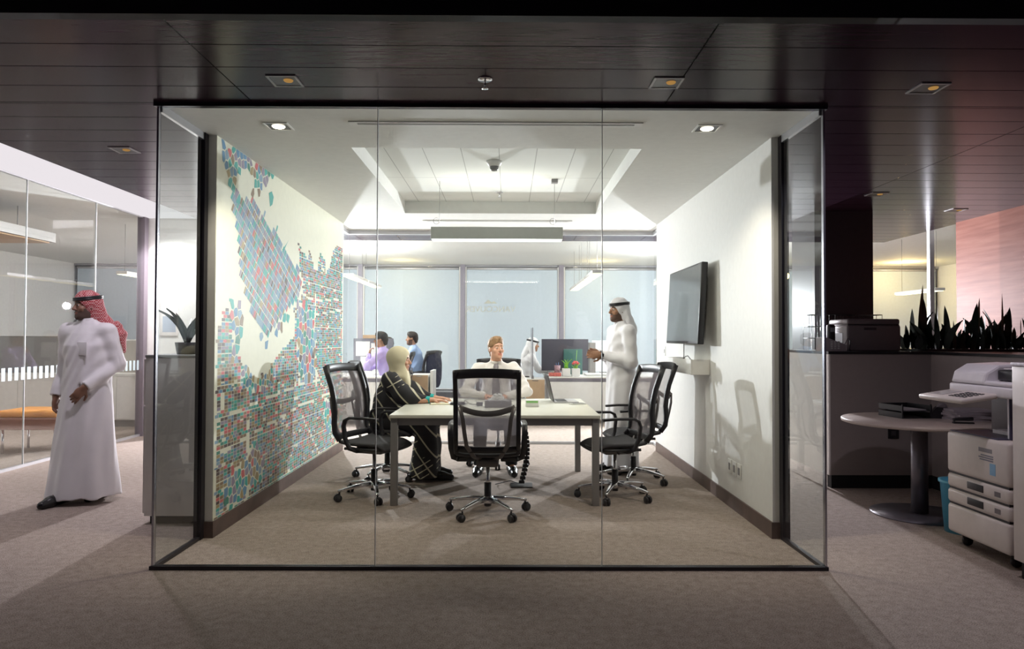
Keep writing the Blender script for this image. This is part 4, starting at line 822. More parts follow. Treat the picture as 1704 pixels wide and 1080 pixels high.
# left desk: screen with papers
t_ = thing('pin_screen', 'grey pin screen covered with white papers on the left desk', 'pinboard', (-2.30, 12.02, .74))
bx(-.34, -.012, .04, .34, .012, .60).build('screen_fabric', mat('grey_felt', (.20, .20, .23), .9), t_)
for (x0, z0, x1, z1) in ((-.30, .30, -.06, .55), (-.04, .26, .22, .52), (-.22, .10, .06, .29), (-.02, .03, .16, .20)): bx(x0, -.016, z0, x1, -.012, z1).build('pinned_sheet', mat('white_paper', (.8, .8, .78), .8), t_)
bx(-.3, -.05, 0, -.26, .05, .04).build('foot', m_grey, t_); bx(.26, -.05, 0, .3, .05, .04).build('foot', m_grey, t_)
tag(MB().rbox(-2.48, 11.99, 1.342, -2.18, 12.05, 1.40, .005).build('box_file', m_beech), 'small orange-brown box on top of the papered pin screen', 'box')
# ---------------------------------------------------------------- smooth solid modeller used for the people
class Field:
    def __init__(s, lo, hi, h):
        s.lo = np.array(lo, float); s.h = h; s.n = np.ceil((np.array(hi) - s.lo) / h).astype(int) + 1
        s.F = np.full(s.n, .5, np.float32)
    def sl(s, blo, bhi):
        a = np.maximum(0, np.floor((np.array(blo) - s.lo) / s.h).astype(int)); b = np.minimum(s.n, np.ceil((np.array(bhi) - s.lo) / s.h).astype(int) + 1)
        b = np.maximum(b, a)
        ax = [(s.lo[i] + s.h * np.arange(a[i], b[i])).astype(np.float32) for i in range(3)]
        return (slice(a[0], b[0]), slice(a[1], b[1]), slice(a[2], b[2])), np.meshgrid(*ax, indexing='ij', sparse=True)
    def op(s, d, blo, bhi, k=.02, mode='add'):
        S, (X, Y, Z) = s.sl(blo, bhi)
        if 0 in s.F[S].shape: return s
        v = d(X, Y, Z); a = s.F[S]
        if mode == 'add': h = np.clip(.5 + .5 * (a - v) / k, 0, 1); s.F[S] = a + (v - a) * h - k * h * (1 - h)
        else: h = np.clip(.5 - .5 * (a + v) / k, 0, 1); s.F[S] = a + (-v - a) * h + k * h * (1 - h)
        return s
    def cap(s, a, b, r1, r2=None, k=.02, sq=None, mode='add'):     # tapered capsule; sq=(axis, factor) flattens it
        a = np.array(a, float); b = np.array(b, float); r2 = r1 if r2 is None else r2; m = max(r1, r2) + k + .02
        if sq is not None: nn = np.array(sq[0], float); nn /= np.linalg.norm(nn); fq = sq[1]; m *= max(1, 1 / fq)
        def d(X, Y, Z):
            x, y, z = X - a[0], Y - a[1], Z - a[2]; ab = b - a
            t = np.clip((x * ab[0] + y * ab[1] + z * ab[2]) / max(ab.dot(ab), 1e-9), 0, 1)
            x, y, z = x - t * ab[0], y - t * ab[1], z - t * ab[2]
            q = x * x + y * y + z * z
            if sq is not None: q = q + (fq * fq - 1) * (x * nn[0] + y * nn[1] + z * nn[2]) ** 2
            return np.sqrt(q + 1e-12) - (r1 + t * (r2 - r1))
        return s.op(d, np.minimum(a, b) - m, np.maximum(a, b) + m, k, mode)
    def chain(s, pts, rs, k=.02, sq=None):
        for i in range(len(pts) - 1): s.cap(pts[i], pts[i + 1], rs[i], rs[i + 1], k, sq)
        return s
    def ell(s, c, r, M=None, k=.02, mode='add'):                   # ellipsoid in the frame M (3x3 columns)
        c = np.array(c, float); r = np.array(r, float); M = np.eye(3) if M is None else np.array(M); m = r.max() + k + .02
        def d(X, Y, Z):
            x, y, z = X - c[0], Y - c[1], Z - c[2]
            q = 0; g = 0
            for i in range(3):
                u = x * M[0, i] + y * M[1, i] + z * M[2, i]; q = q + (u / r[i]) ** 2; g = g + (u / r[i] ** 2) ** 2
            q = np.sqrt(q + 1e-9); return q * (q - 1) / np.sqrt(g + 1e-6)
        return s.op(d, c - m, c + m, k, mode)
    def loft(s, st, k=.03):                                        # stations (z, cx, cy, rx, ry)
        A = np.array(st, float); zl, zh = A[0, 0], A[-1, 0]; m = A[:, 3:5].max() + np.abs(A[:, 1:3]).max() + .08
        def d(X, Y, Z):
            f = lambda i: np.interp(Z.ravel(), A[:, 0], A[:, i]).reshape(Z.shape)
            rx, ry = f(3), f(4); q = np.sqrt(((X - f(1)) / rx) ** 2 + ((Y - f(2)) / ry) ** 2 + 1e-9)
            return np.maximum((q - 1) * np.minimum(rx, ry), np.maximum(zl - Z, Z - zh))
        return s.op(d, (-m, -m, zl - .1), (m, m, zh + .1), k)
    def cut(s, p, n):                                              # remove what lies on the side n points to
        p = np.array(p, float); n = np.array(n, float); n /= np.linalg.norm(n)
        S, (X, Y, Z) = s.sl(s.lo, s.lo + s.h * s.n)
        s.F = np.maximum(s.F, -( -((X - p[0]) * n[0] + (Y - p[1]) * n[1] + (Z - p[2]) * n[2])).astype(np.float32)); return s
    def disp(s, f):
        S, (X, Y, Z) = s.sl(s.lo, s.lo + s.h * s.n); s.F = s.F + np.broadcast_to(f(X, Y, Z), s.F.shape).astype(np.float32); return s
    def mesh(s, name, mats, parent=None, classify=None, smooth=2):
        F = s.F; F[0] = F[-1] = .5; F[:, 0] = F[:, -1] = .5; F[:, :, 0] = F[:, :, -1] = .5
        neg = F < 0; n = s.n - 1
        acc = np.zeros((*n, 3), np.float32); cnt = np.zeros(n, np.float32)
        quads_src = []
        for ax in range(3):
            sh = [slice(None)] * 3; s0 = list(sh); s1 = list(sh); s0[ax] = slice(0, -1); s1[ax] = slice(1, None)
            a, b = F[tuple(s0)], F[tuple(s1)]; cr = (a < 0) != (b < 0); I = np.argwhere(cr); av = a[cr]; bv = b[cr]
            t = av / (av - bv + 1e-12); P = I.astype(np.float32); P[:, ax] += t
            o1, o2 = [q for q in range(3) if q != ax]
            for u in (0, 1):
                for v in (0, 1):
                    J = I.copy(); J[:, o1] -= u; J[:, o2] -= v; ok = (J >= 0).all(1) & (J < n).all(1); J = J[ok]
                    np.add.at(acc, tuple(J.T), P[ok]); np.add.at(cnt, tuple(J.T), 1)
            quads_src.append((I, av < 0, o1, o2, ax))
        idx = -np.ones(n, np.int64); act = cnt > 0; idx[act] = np.arange(act.sum())
        V = acc[act] / cnt[act][:, None]; V = V * s.h + s.lo
        Q = []
        for I, sg, o1, o2, ax in quads_src:
            def at(u, v): J = I.copy(); J[:, o1] -= u; J[:, o2] -= v; return idx[tuple(J.T)]
            q = np.stack([at(0, 0), at(1, 0), at(1, 1), at(0, 1)], 1); fl = sg if ax != 1 else ~sg; q[~fl] = q[~fl][:, ::-1]; Q.append(q)
        Q = np.concatenate(Q); Q = Q[:, ::-1]
        for _ in range(smooth):                                   # light smoothing
            S_ = np.zeros_like(V); C_ = np.zeros(len(V))
            for i in range(4):
                a, b = Q[:, i], Q[:, (i + 1) % 4]; np.add.at(S_, a, V[b]); np.add.at(C_, a, 1); np.add.at(S_, b, V[a]); np.add.at(C_, b, 1)
            V = .5 * V + .5 * S_ / C_[:, None]
        me = bpy.data.meshes.new(name); me.vertices.add(len(V)); me.vertices.foreach_set('co', V.astype(np.float32).ravel())
        me.loops.add(len(Q) * 4); me.loops.foreach_set('vertex_index', Q.ravel().astype(np.int32)); me.polygons.add(len(Q))
        me.polygons.foreach_set('loop_start', np.arange(0, len(Q) * 4, 4, dtype=np.int32))
        for m in (mats if isinstance(mats, (list, tuple)) else [mats]): me.materials.append(m)
        if classify is not None: me.polygons.foreach_set('material_index', classify(V[Q].mean(1)).astype(np.int32))
        me.update(calc_edges=True); me.polygons.foreach_set('use_smooth', [True] * len(Q))
        o = bpy.data.objects.new(name, me); COL.objects.link(o)
        if parent: o.parent = parent
        return o
def rotm(yaw=0, pitch=0, roll=0):   # local frame of a head: yaw to the person's left, pitch up
    return np.array(Matrix.Rotation(R(yaw), 3, 'Z') @ Matrix.Rotation(R(pitch), 3, 'X') @ Matrix.Rotation(R(roll), 3, 'Y'))
class Head:
    def __init__(s, c, M, sc=.95): s.c = np.array(c, float); s.M = M; s.s = sc
    def p(s, x, y, z): return s.c + s.M @ (np.array([x, y, z]) * s.s)
    def loc(s, V): return ((V - s.c) @ s.M) / s.s
    def build(s, F, beard=0, neck=None):
        e = lambda c, r, k=.012, mode='add': F.ell(s.p(*c), np.array(r) * s.s, s.M, k, mode)
        e((0, -.012, .045), (.074, .094, .084)); e((0, .022, -.03), (.060, .066, .078), .03); e((0, .040, -.075), (.044, .045, .035), .03)
        e((0, .073, -.100), (.019, .017, .016), .02); e((0, .068, .034), (.046, .018, .014), .02)
        for q in (-1, 1):
            e((q * .030, .098, .010), (.017, .014, .011), .012, 'sub'); e((q * .030, .076, .009), (.0145, .0135, .0115), .003)
            e((q * .043, .060, -.022), (.019, .02, .018), .02); e((q * .074, -.008, -.002), (.008, .018, .031), .006)
        F.cap(s.p(0, .085, .016), s.p(0, .108, -.022), .0075 * s.s, .0125 * s.s, .010); e((0, .097, -.027), (.018, .010, .009), .008)
        e((0, .088, -.053), (.024, .011, .0055), .005); e((0, .086, -.066), (.020, .011, .0065), .005)
        if beard: e((0, .050, -.088), (.047, .042, .034), .015)
        if neck is not None: F.cap(s.p(0, -.018, -.06), neck, .050, .056, .03)
    def classify(s, V, beard=0, far=False):
        L = s.loc(V); x, y, z = L.T; ax = np.abs(x); m = np.zeros(len(V), int)
        m[(ax > .012) & (ax < .050) & (y > .055) & (z > .026) & (z < .036)] = 2
        eye = (np.abs(ax - .030) < .013) & (y > .072) & (np.abs(z - .009) < .0058); m[eye] = 3
        m[eye & (np.abs(ax - .030) < .0075)] = 2
        m[(ax < .024) & (y > .075) & (z > -.071) & (z < -.049)] = 1
        if beard:
            b = (y > -.01) & (z < -.028 - .25 * (y - .06)) & (z > -.14) & (ax < .08) & ~((ax < .024) & (y > .07) & (z > -.070) & (z < -.050)) & ~((y > .05) & (z > -.045) & (ax > .026) )
            mo = (y > .085) & (z > -.049) & (z < -.038) & (ax < .026)
            m[b | mo] = 4
        return m
def hand(F, w, f, n, t, curl=.35, spread=1, k=.006):
    w = np.array(w, float); f = np.array(f, float); f /= np.linalg.norm(f); n = np.array(n, float); n -= f * n.dot(f); n /= np.linalg.norm(n); sd = np.cross(f, n)
    F.cap(w - f * .02, w + f * .02, .026, .026, .012, (n, 1.35))
    F.ell(w + f * .055, (.052, .040, .016), np.stack([f, sd, n], 1), .012)
    for i, (o, L, r) in enumerate(((.030, .070, .0088), (.0105, .078, .0092), (-.0095, .072, .0088), (-.028, .056, .0078))):
        o *= t; p = w + f * .088 + sd * o; d = f + sd * o * 1.2 * spread; d /= np.linalg.norm(d)
        for q in range(3):
            a = curl * (q + .6) * (1 + .12 * i); dd = d * math.cos(a) - n * math.sin(a); e = p + dd * L * (.42, .32, .26)[q]; F.cap(p, e, r * (1 - .08 * q), r * (.94 - .08 * q), k); p = e
    b = w + f * .025 + sd * t * .026 - n * .004; m1 = b + (f * .62 + sd * t * .70 - n * .25) * .042; F.cap(b, m1, .0125, .0105, k); F.cap(m1, m1 + (f * .9 + sd * t * .30 - n * .25) * .036, .0105, .0088, k)
def body(name, J, H, mats, parent, h, beard=0, hands=True, curlR=.35, curlL=.35):
    lo = np.min([v for v in J.values() if len(v) == 3] + [H.c], 0) - .26; hi = np.max([v for v in J.values() if len(v) == 3] + [H.c], 0) + .26; lo[2] = max(lo[2], -.01)
    F = Field(lo, hi, h)
    F.chain([J['pelvis'], J['chest'], J['neck']], [.115, .125, .062], .04, ((0, 1, 0), 1.25)); F.cap(J['shR'], J['shL'], .05, .05, .04)
    for q in 'RL':
        F.chain([J['sh' + q], J['el' + q], J['wr' + q]], [.047, .037, .026], .02); F.chain([J['hip' + q], J['kn' + q], J['an' + q]], [.078, .052, .038], .03); F.cap(J['an' + q], J['toe' + q], .036, .030, .02)
        hd = J.get('hand' + q)
        if hd is not None: hand(F, J['wr' + q], hd[0:3], hd[3:6], 1 if q == 'R' else -1, hd[6] if len(hd) > 6 else .35)
    H.build(F, beard, J['neck'])
    return F.mesh(name, mats, parent, lambda V: H.classify(V, beard), 1)
def fold_noise(amp, f1=9., f2=14., zf=3., seed=0.):
    def f(X, Y, Z):
        th = np.arctan2(Y, X)
        return (amp * (np.sin(f1 * th + zf * Z * .6 + seed) * .6 + np.sin(f2 * th - zf * Z + 1.7 * seed + 2 * np.sin(3 * Z + seed)) * .4)).astype(np.float32)
    return f
def skin_set(nm, c, hair=(.02, .014, .01)):
    return [mat('skin_' + nm, c, .5, noise=.06, nscale=30), mat('lips_' + nm, (c[0] * .85, c[1] * .55, c[2] * .55), .45), mat('hair_' + nm, hair, .65), mat('eye_white', (.6, .58, .56), .3), mat('stubble_' + nm, (c[0] * .30 + .01, c[1] * .30 + .01, c[2] * .32 + .01), .7)]
sk_tan = skin_set('tan', (.33, .17, .10)); sk_brn = skin_set('brown', (.22, .11, .07)); sk_fair = skin_set('fair', (.60, .32, .21), (.28, .15, .07)); sk_w = skin_set('warm', (.56, .30, .20))
m_thobe = mat('white_robe_cotton', (.74, .72, .74), .8, noise=.05, nscale=6, sheen=.1)
m_shoe = mat('black_leather', (.010, .010, .011), .25)
def shoe(J, q, parent, m=m_shoe):
    a = np.array(J['an' + q]); t = np.array(J['toe' + q]); d = t - a; d[2] = 0; d /= np.linalg.norm(d)
    F = Field(np.minimum(a, t) - .14, np.maximum(a, t) + .16, .006)
    g = lambda p, z: np.array([p[0], p[1], z])
    F.chain([g(a - d * .05, .045), g(a + d * .03, .05), g(a + d * .12, .038), g(a + d * .20, .030)], [.044, .046, .046, .032], .02); F.cut((0, 0, .004), (0, 0, -1)); F.cut((0, 0, .105), (0, 0, 1))
    return F.mesh('shoe', m, parent, None, 1)
def ghutra(H, mt, parent, h, drape, open_y=.10, over=()):
    p = H.p; pts = [p(*d[0]) for d in drape] + [p(*d[1]) for d in drape] + [H.c] + [np.array(q) for d in over for q in d[:2]]
    F = Field(np.min(pts, 0) - .17, np.max(pts, 0) + .17, h); s = H.s
    F.ell(p(0, -.012, .047), np.array((.088, .108, .098)) * s, H.M, .02); F.cap(p(0, -.03, .02), p(0, -.06, -.07), .085 * s, .075 * s, .04)
    for a, b, r1, r2, ax, fq in drape: F.cap(p(*a), p(*b), r1, r2, .035, (H.M @ np.array(ax), fq))
    for a, b, r1, r2, ax, fq in over: F.cap(a, b, r1, r2, .03, (ax, fq))
    F.ell(p(0, open_y, -.055), np.array((.078, .088, .118)) * s, H.M, .015, 'sub'); F.ell(p(0, .05, -.12), np.array((.05, .07, .07)) * s, H.M, .015, 'sub')
    F.disp(lambda X, Y, Z: (.0035 * np.sin(70 * X + 30 * Z) * np.sin(60 * Y + 25 * Z)).astype(np.float32))
    o = F.mesh('headscarf', mt, parent, None, 1)
    r = MB()
    for dz, rr in ((0, .0095), (.015, .0095)):
        r.tube([Vector(p(.090 * math.cos(a), -.012 + .110 * math.sin(a), .064 + dz + .012 * math.sin(a + PI))) for a in [2 * PI * k / 36 for k in range(36)]], rr * s, 8, closed=True)
    r.build('head_cord', m_blk, parent); return o
# ---- man walking in the left corridor
def walking_man():
    t_ = thing('person', 'man in white ankle-length robe and red checked headscarf walking in the left corridor', 'person', (-3.50, 5.86, 0), R(176))
    J = dict(pelvis=(0, 0, .93), chest=(0, 0, 1.27), neck=(0, -.01, 1.46), shR=(.175, 0, 1.40), shL=(-.175, 0, 1.40), elR=(.225, -.05, 1.10), wrR=(.235, .05, .86), handR=(.0, .12, -1, 1, .1, 0, .35),
             elL=(-.235, -.05, 1.12), wrL=(-.10, .17, .945), handL=(.55, .35, -.75, -.55, .8, .1, .35), hipR=(.09, 0, .92), hipL=(-.09, 0, .92), knR=(.09, .08, .50), anR=(.09, .15, .09), toeR=(.11, .30, .03), knL=(-.08, .03, .50), anL=(-.08, -.10, .09), toeL=(-.09, .05, .03))
    H = Head((0, .02, 1.605), rotm(-34, -2), .95)
    b = body('body', J, H, sk_brn, t_, .0055, 1)
    F = Field((-.36, -.32, .03), (.36, .36, 1.55), .007)
    F.loft([(.05, .0, .03, .285, .235), (.35, .0, .02, .25, .195), (.65, 0, .01, .222, .17), (.92, 0, .0, .20, .15), (1.10, 0, 0, .182, .138), (1.28, 0, 0, .190, .140), (1.38, 0, -.005, .165, .115), (1.45, 0, -.008, .095, .082), (1.50, 0, 0, .064, .066)])
    F.cap((.12, 0, 1.41), (-.12, 0, 1.41), .062, .062, .05)
    for q, m in (('R', 1), ('L', -1)):
        F.chain([J['sh' + q], J['el' + q], J['wr' + q]], [.068, .054, .044], .03)
        w = np.array(J['wr' + q]); e = np.array(J['el' + q]); d = (w - e) / np.linalg.norm(w - e)
        F.disp(lambda X, Y, Z: np.where(((X - w[0]) ** 2 + (Y - w[1]) ** 2 + (Z - w[2]) ** 2 < .0064) & ((X - w[0]) * d[0] + (Y - w[1]) * d[1] + (Z - w[2]) * d[2] > -.002) & (np.hypot(X / .2, (Y - .0) / .135) > 1.0), .2, 0))
    F.disp(lambda X, Y, Z: fold_noise(.008, 7, 12, 5, .4)(X, Y, Z) * np.clip(1.6 - Z, .3, 1.4) + (.003 * np.sin(46 * Z + 20 * X * np.sign(Y) + 8 * np.sin(9 * X))).astype(np.float32) * np.clip((Z - .75) * 3, 0, 1))
    F.ell((0, .02, 1.53), (.05, .055, .04), None, .01, 'sub')
    rb = F.mesh('robe', m_thobe, t_, None, 2)
    MB().rbox(.03, .134, 1.20, .13, .142, 1.31, .003, M=Matrix.Rotation(-.22, 4, 'Z') @ T(-.16, -.01, 0)).build('chest_pocket', m_thobe, rb)
    # soft collar
    MB().tube([(.060 * math.cos(a), .004 + .062 * math.sin(a), 1.497 + .012 * math.sin(a) * -1) for a in [2 * PI * k / 28 for k in range(28)]], 1, flat=(.008, .034), closed=True, up=(0, 0, 1)).build('collar', m_thobe, rb)
    for q in 'RL': shoe(J, q, t_)
    red, t, p = principled('red_checked_cloth'); tc = t.nodes.new('ShaderNodeTexCoord'); ck = t.nodes.new('ShaderNodeTexChecker'); ck.inputs['Scale'].default_value = 85
    ck.inputs[1].default_value = (.34, .03, .04, 1); ck.inputs[2].default_value = (.55, .28, .28, 1); t.links.new(tc.outputs['Object'], ck.inputs[0]); t.links.new(ck.outputs[0], p.inputs['Base Color']); p.inputs['Roughness'].default_value = .8
    ghutra(H, red, t_, .006, [((0, -.085, -.02), (0, -.12, -.12), .072, .075, (0, 1, 0), 1.5), ((.05, -.06, -.03), (.04, -.11, -.14), .045, .05, (0, 1, 0), 1.6)], .10,
           [((-.02, -.07, 1.54), (-.10, -.075, 1.475), .065, .055, (.5, 0, 1), 1.5), ((-.10, -.075, 1.475), (-.185, -.075, 1.44), .055, .048, (.4, 0, 1), 2.0), ((-.185, -.075, 1.44), (-.245, -.085, 1.36), .050, .046, (1, 0, .5), 2.2), ((-.245, -.085, 1.36), (-.262, -.09, 1.23), .044, .018, (1, 0, .2), 2.2), ((.0, -.10, 1.5), (-.12, -.14, 1.36), .07, .06, (0, 1, 0), 2.4)])
    return t_
walking_man()
# ---- man standing at the right of the table
def standing_man():
    t_ = thing('person', 'smiling man in long white robe and white headscarf standing right of the table', 'person', (1.155, 7.13, 0), R(106))
    J = dict(pelvis=(0, 0, .95), chest=(0, 0, 1.29), neck=(0, -.005, 1.48), shR=(.18, 0, 1.42), shL=(-.18, 0, 1.42), elR=(.23, .0, 1.12), wrR=(.055, .22, 1.20), handR=(-.30, .95, .18, .9, .3, .1, .12),
             elL=(-.23, .0, 1.12), wrL=(-.045, .22, 1.185), handL=(.22, .97, .05, -.9, .3, .1, .12), hipR=(.09, 0, .93), hipL=(-.09, 0, .93), knR=(.09, .03, .5), anR=(.09, .0, .09), toeR=(.10, .15, .03), knL=(-.09, .03, .5), anL=(-.09, -.02, .09), toeL=(-.11, .13, .03))
    H = Head((0, .03, 1.635), rotm(6, 0), .95)
    body('body', J, H, sk_tan, t_, .0055, 1)
    F = Field((-.36, -.30, .05), (.36, .38, 1.57), .007)
    F.loft([(.07, .0, .0, .24, .165), (.35, .0, .0, .22, .155), (.65, 0, .0, .205, .148), (.94, 0, .0, .19, .142), (1.12, 0, 0, .178, .135), (1.30, 0, 0, .188, .135), (1.40, 0, -.005, .165, .112), (1.47, 0, -.008, .092, .080), (1.52, 0, 0, .064, .064)])
    F.cap((.12, 0, 1.43), (-.12, 0, 1.43), .062, .062, .05)
    for q in 'RL':
        F.chain([J['sh' + q], J['el' + q], J['wr' + q]], [.072, .062, .044], .03)
    F.disp(lambda X, Y, Z: fold_noise(.007, 6, 11, 4, 1.3)(X, Y, Z) * np.clip(1.5 - Z, .3, 1.3) + (.0028 * np.sin(50 * Z + 24 * Y + 6 * np.sin(9 * X))).astype(np.float32) * np.clip((Z - .8) * 3, 0, 1))
    F.cut((0, .232, 1.2), (0, 1, 0)); F.ell((0, .02, 1.55), (.05, .055, .04), None, .01, 'sub')
    rb = F.mesh('robe', m_thobe, t_, None, 2)
    MB().tube([(.060 * math.cos(a), .004 + .061 * math.sin(a), 1.515 - .012 * math.sin(a)) for a in [2 * PI * k / 28 for k in range(28)]], 1, flat=(.008, .034), closed=True, up=(0, 0, 1)).build('collar', m_thobe, rb)
    w = MB(); w.tube([Vector((-.048 + .034 * math.cos(a), .243, 1.186 + .034 * math.sin(a))) for a in [2 * PI * k / 20 for k in range(20)]], 1, flat=(.016, .005), closed=True, up=(0, 1, 0)); w.rbox(-.094, .228, 1.17, -.080, .258, 1.20, .003); w.build('wristwatch', m_blk, t_)
    for q in 'RL': shoe(J, q, t_)
    ghutra(H, m_thobe, t_, .006, [((0, -.075, -.02), (-.02, -.145, -.20), .072, .090, (0, 1, 0), 1.8), ((0, -.12, -.15), (0, -.165, -.42), .085, .09, (0, 1, 0), 2.2), ((-.05, -.06, -.03), (-.06, -.10, -.18), .045, .05, (0, 1, 0), 1.6)])
    bpy.context.view_layer.update()
standing_man()
# ---- woman seated at the left of the table
def seated_woman():
    t_ = thing('person', 'woman in cream headscarf and black striped abaya seated at the table', 'person', (-1.13, 6.80, 0), R(-92))
    J = dict(pelvis=(0, -.06, .56), chest=(0, .0, .84), neck=(0, .055, 1.00), shR=(.155, .02, .955), shL=(-.155, .02, .955), elR=(.20, .23, .765), wrR=(.13, .42, .762), handR=(.0, 1, -.02, 0, .02, 1, .22),
             elL=(-.20, .23, .765), wrL=(-.13, .41, .762), handL=(.05, 1, -.02, 0, .02, 1, .22), hipR=(.09, -.05, .56), hipL=(-.09, -.05, .56), knR=(.10, .36, .55), anR=(.10, .40, .09), toeR=(.11, .52, .03), knL=(-.10, .36, .55), anL=(-.10, .36, .09), toeL=(-.12, .48, .03))
    H = Head((0, .09, 1.135), rotm(0, -4), .94)
    body('body', J, H, sk_w, t_, .0055, 0)
    ab, t, p = principled('black_striped_abaya'); tc = t.nodes.new('ShaderNodeTexCoord'); p.inputs['Roughness'].default_value = .75
    def stripes(rot, sc, wd, mlo):
        mp = t.nodes.new('ShaderNodeMapping'); mp.inputs['Rotation'].default_value = rot; t.links.new(tc.outputs['Object'], mp.inputs[0])
        wv = t.nodes.new('ShaderNodeTexWave'); wv.inputs['Scale'].default_value = sc; wv.inputs['Distortion'].default_value = .6; wv.inputs['Detail'].default_value = 0; t.links.new(mp.outputs[0], wv.inputs[0])
        g = t.nodes.new('ShaderNodeMath'); g.operation = 'GREATER_THAN'; g.inputs[1].default_value = wd; t.links.new(wv.outputs[1], g.inputs[0])
        nz = t.nodes.new('ShaderNodeTexNoise'); nz.inputs['Scale'].default_value = 4.5; t.links.new(mp.outputs[0], nz.inputs[0])
        k = t.nodes.new('ShaderNodeMath'); k.operation = 'GREATER_THAN'; k.inputs[1].default_value = mlo; t.links.new(nz.outputs[0], k.inputs[0])
        m_ = t.nodes.new('ShaderNodeMath'); m_.operation = 'MULTIPLY'; t.links.new(g.outputs[0], m_.inputs[0]); t.links.new(k.outputs[0], m_.inputs[1]); return m_
    a = stripes((R(-38), 0, R(90)), 2.8, .965, .30); c_ = stripes((R(60), R(20), R(90)), 6, .93, .58)
    mx = t.nodes.new('ShaderNodeMath'); mx.operation = 'MAXIMUM'; t.links.new(a.outputs[0], mx.inputs[0]); t.links.new(c_.outputs[0], mx.inputs[1])
    mm = t.nodes.new('ShaderNodeMix'); mm.data_type = 'RGBA'; mm.inputs[6].default_value = (.010, .009, .012, 1); mm.inputs[7].default_value = (.50, .46, .34, 1)
    t.links.new(mx.outputs[0], mm.inputs[0]); t.links.new(mm.outputs[2], p.inputs['Base Color'])
    F = Field((-.42, -.34, .02), (.42, .62, 1.12), .007)
    F.chain([(0, -.06, .56), (0, -.02, .75), (0, .02, .90), (0, .045, .985)], [.160, .150, .125, .075], .05, ((0, 1, 0), 1.12)); F.cap((.13, .02, .945), (-.13, .02, .945), .066, .066, .05)
    for q, m in (('R', 1), ('L', -1)):
        F.chain([J['sh' + q], (m * .215, .16, .82), (m * .185, .24, .79), (m * .145, .345, .775)], [.078, .090, .062, .042], .04)
        F.chain([J['hip' + q], J['kn' + q]], [.125, .095], .05); F.chain([J['kn' + q], (m * .11, .36, .30), (m * .13, .34, .06)], [.095, .10, .135], .06)
    F.cap((0, .35, .45), (0, .34, .10), .09, .14, .08); F.cap((0, .0, .5), (0, .3, .5), .10, .09, .05)
    F.disp(fold_noise(.006, 8, 13, 9, .9)); F.cut((0, 0, .035), (0, 0, -1)); F.ell((0, .06, 1.06), (.06, .06, .06), None, .01, 'sub')
    F.disp(lambda X, Y, Z: np.where((Y > .16) & (Z < .738) & (Z > .64) & (Y > .175), .0, 0))
    F.mesh('abaya', ab, t_, None, 2)
    for m in (-1, 1):
        Fc = Field((m * .145 - .1, .28, .70), (m * .145 + .1, .45, .86), .005); Fc.cap((m * .15, .33, .772), (m * .135, .405, .764), .036, .033, .01); Fc.cut((0, .402, .76), (0, 1, 0)); Fc.mesh('turquoise_cuff', mat('turquoise_cloth', (.02, .38, .36), .7), t_)
    F = Field((-.2, -.14, .72), (.2, .30, 1.34), .006)
    s = H.s; p_ = H.p
    F.ell(p_(0, -.018, .040), (.088, .112, .098), H.M, .03); F.ell(p_(0, -.045, .03), (.078, .095, .090), H.M, .03); F.cap(p_(0, -.02, -.02), p_(0, -.02, -.13), .086, .080, .05); F.cap(p_(0, .01, -.10), p_(0, .06, -.22), .080, .070, .05, ((0, 1, 0), 1.25)); F.cap(p_(0, .055, -.18), p_(0, .115, -.32), .062, .018, .04, ((0, 1, 0), 1.4)); F.cap(p_(.09, -.04, -.19), p_(-.09, -.04, -.19), .055, .055, .05)
    F.ell(p_(0, .105, -.012), (.060, .078, .084), H.M, .010, 'sub')
    F.disp(lambda X, Y, Z: (.0028 * np.sin(55 * Y + 40 * Z + 9 * np.sin(14 * X)) * np.clip((1.16 - Z) * 6, 0, 1)).astype(np.float32))
    F.mesh('headscarf', mat('cream_scarf', (.60, .54, .38), .85, noise=.05), t_, None, 2)
    for q in 'RL': shoe(J, q, t_)
seated_woman()
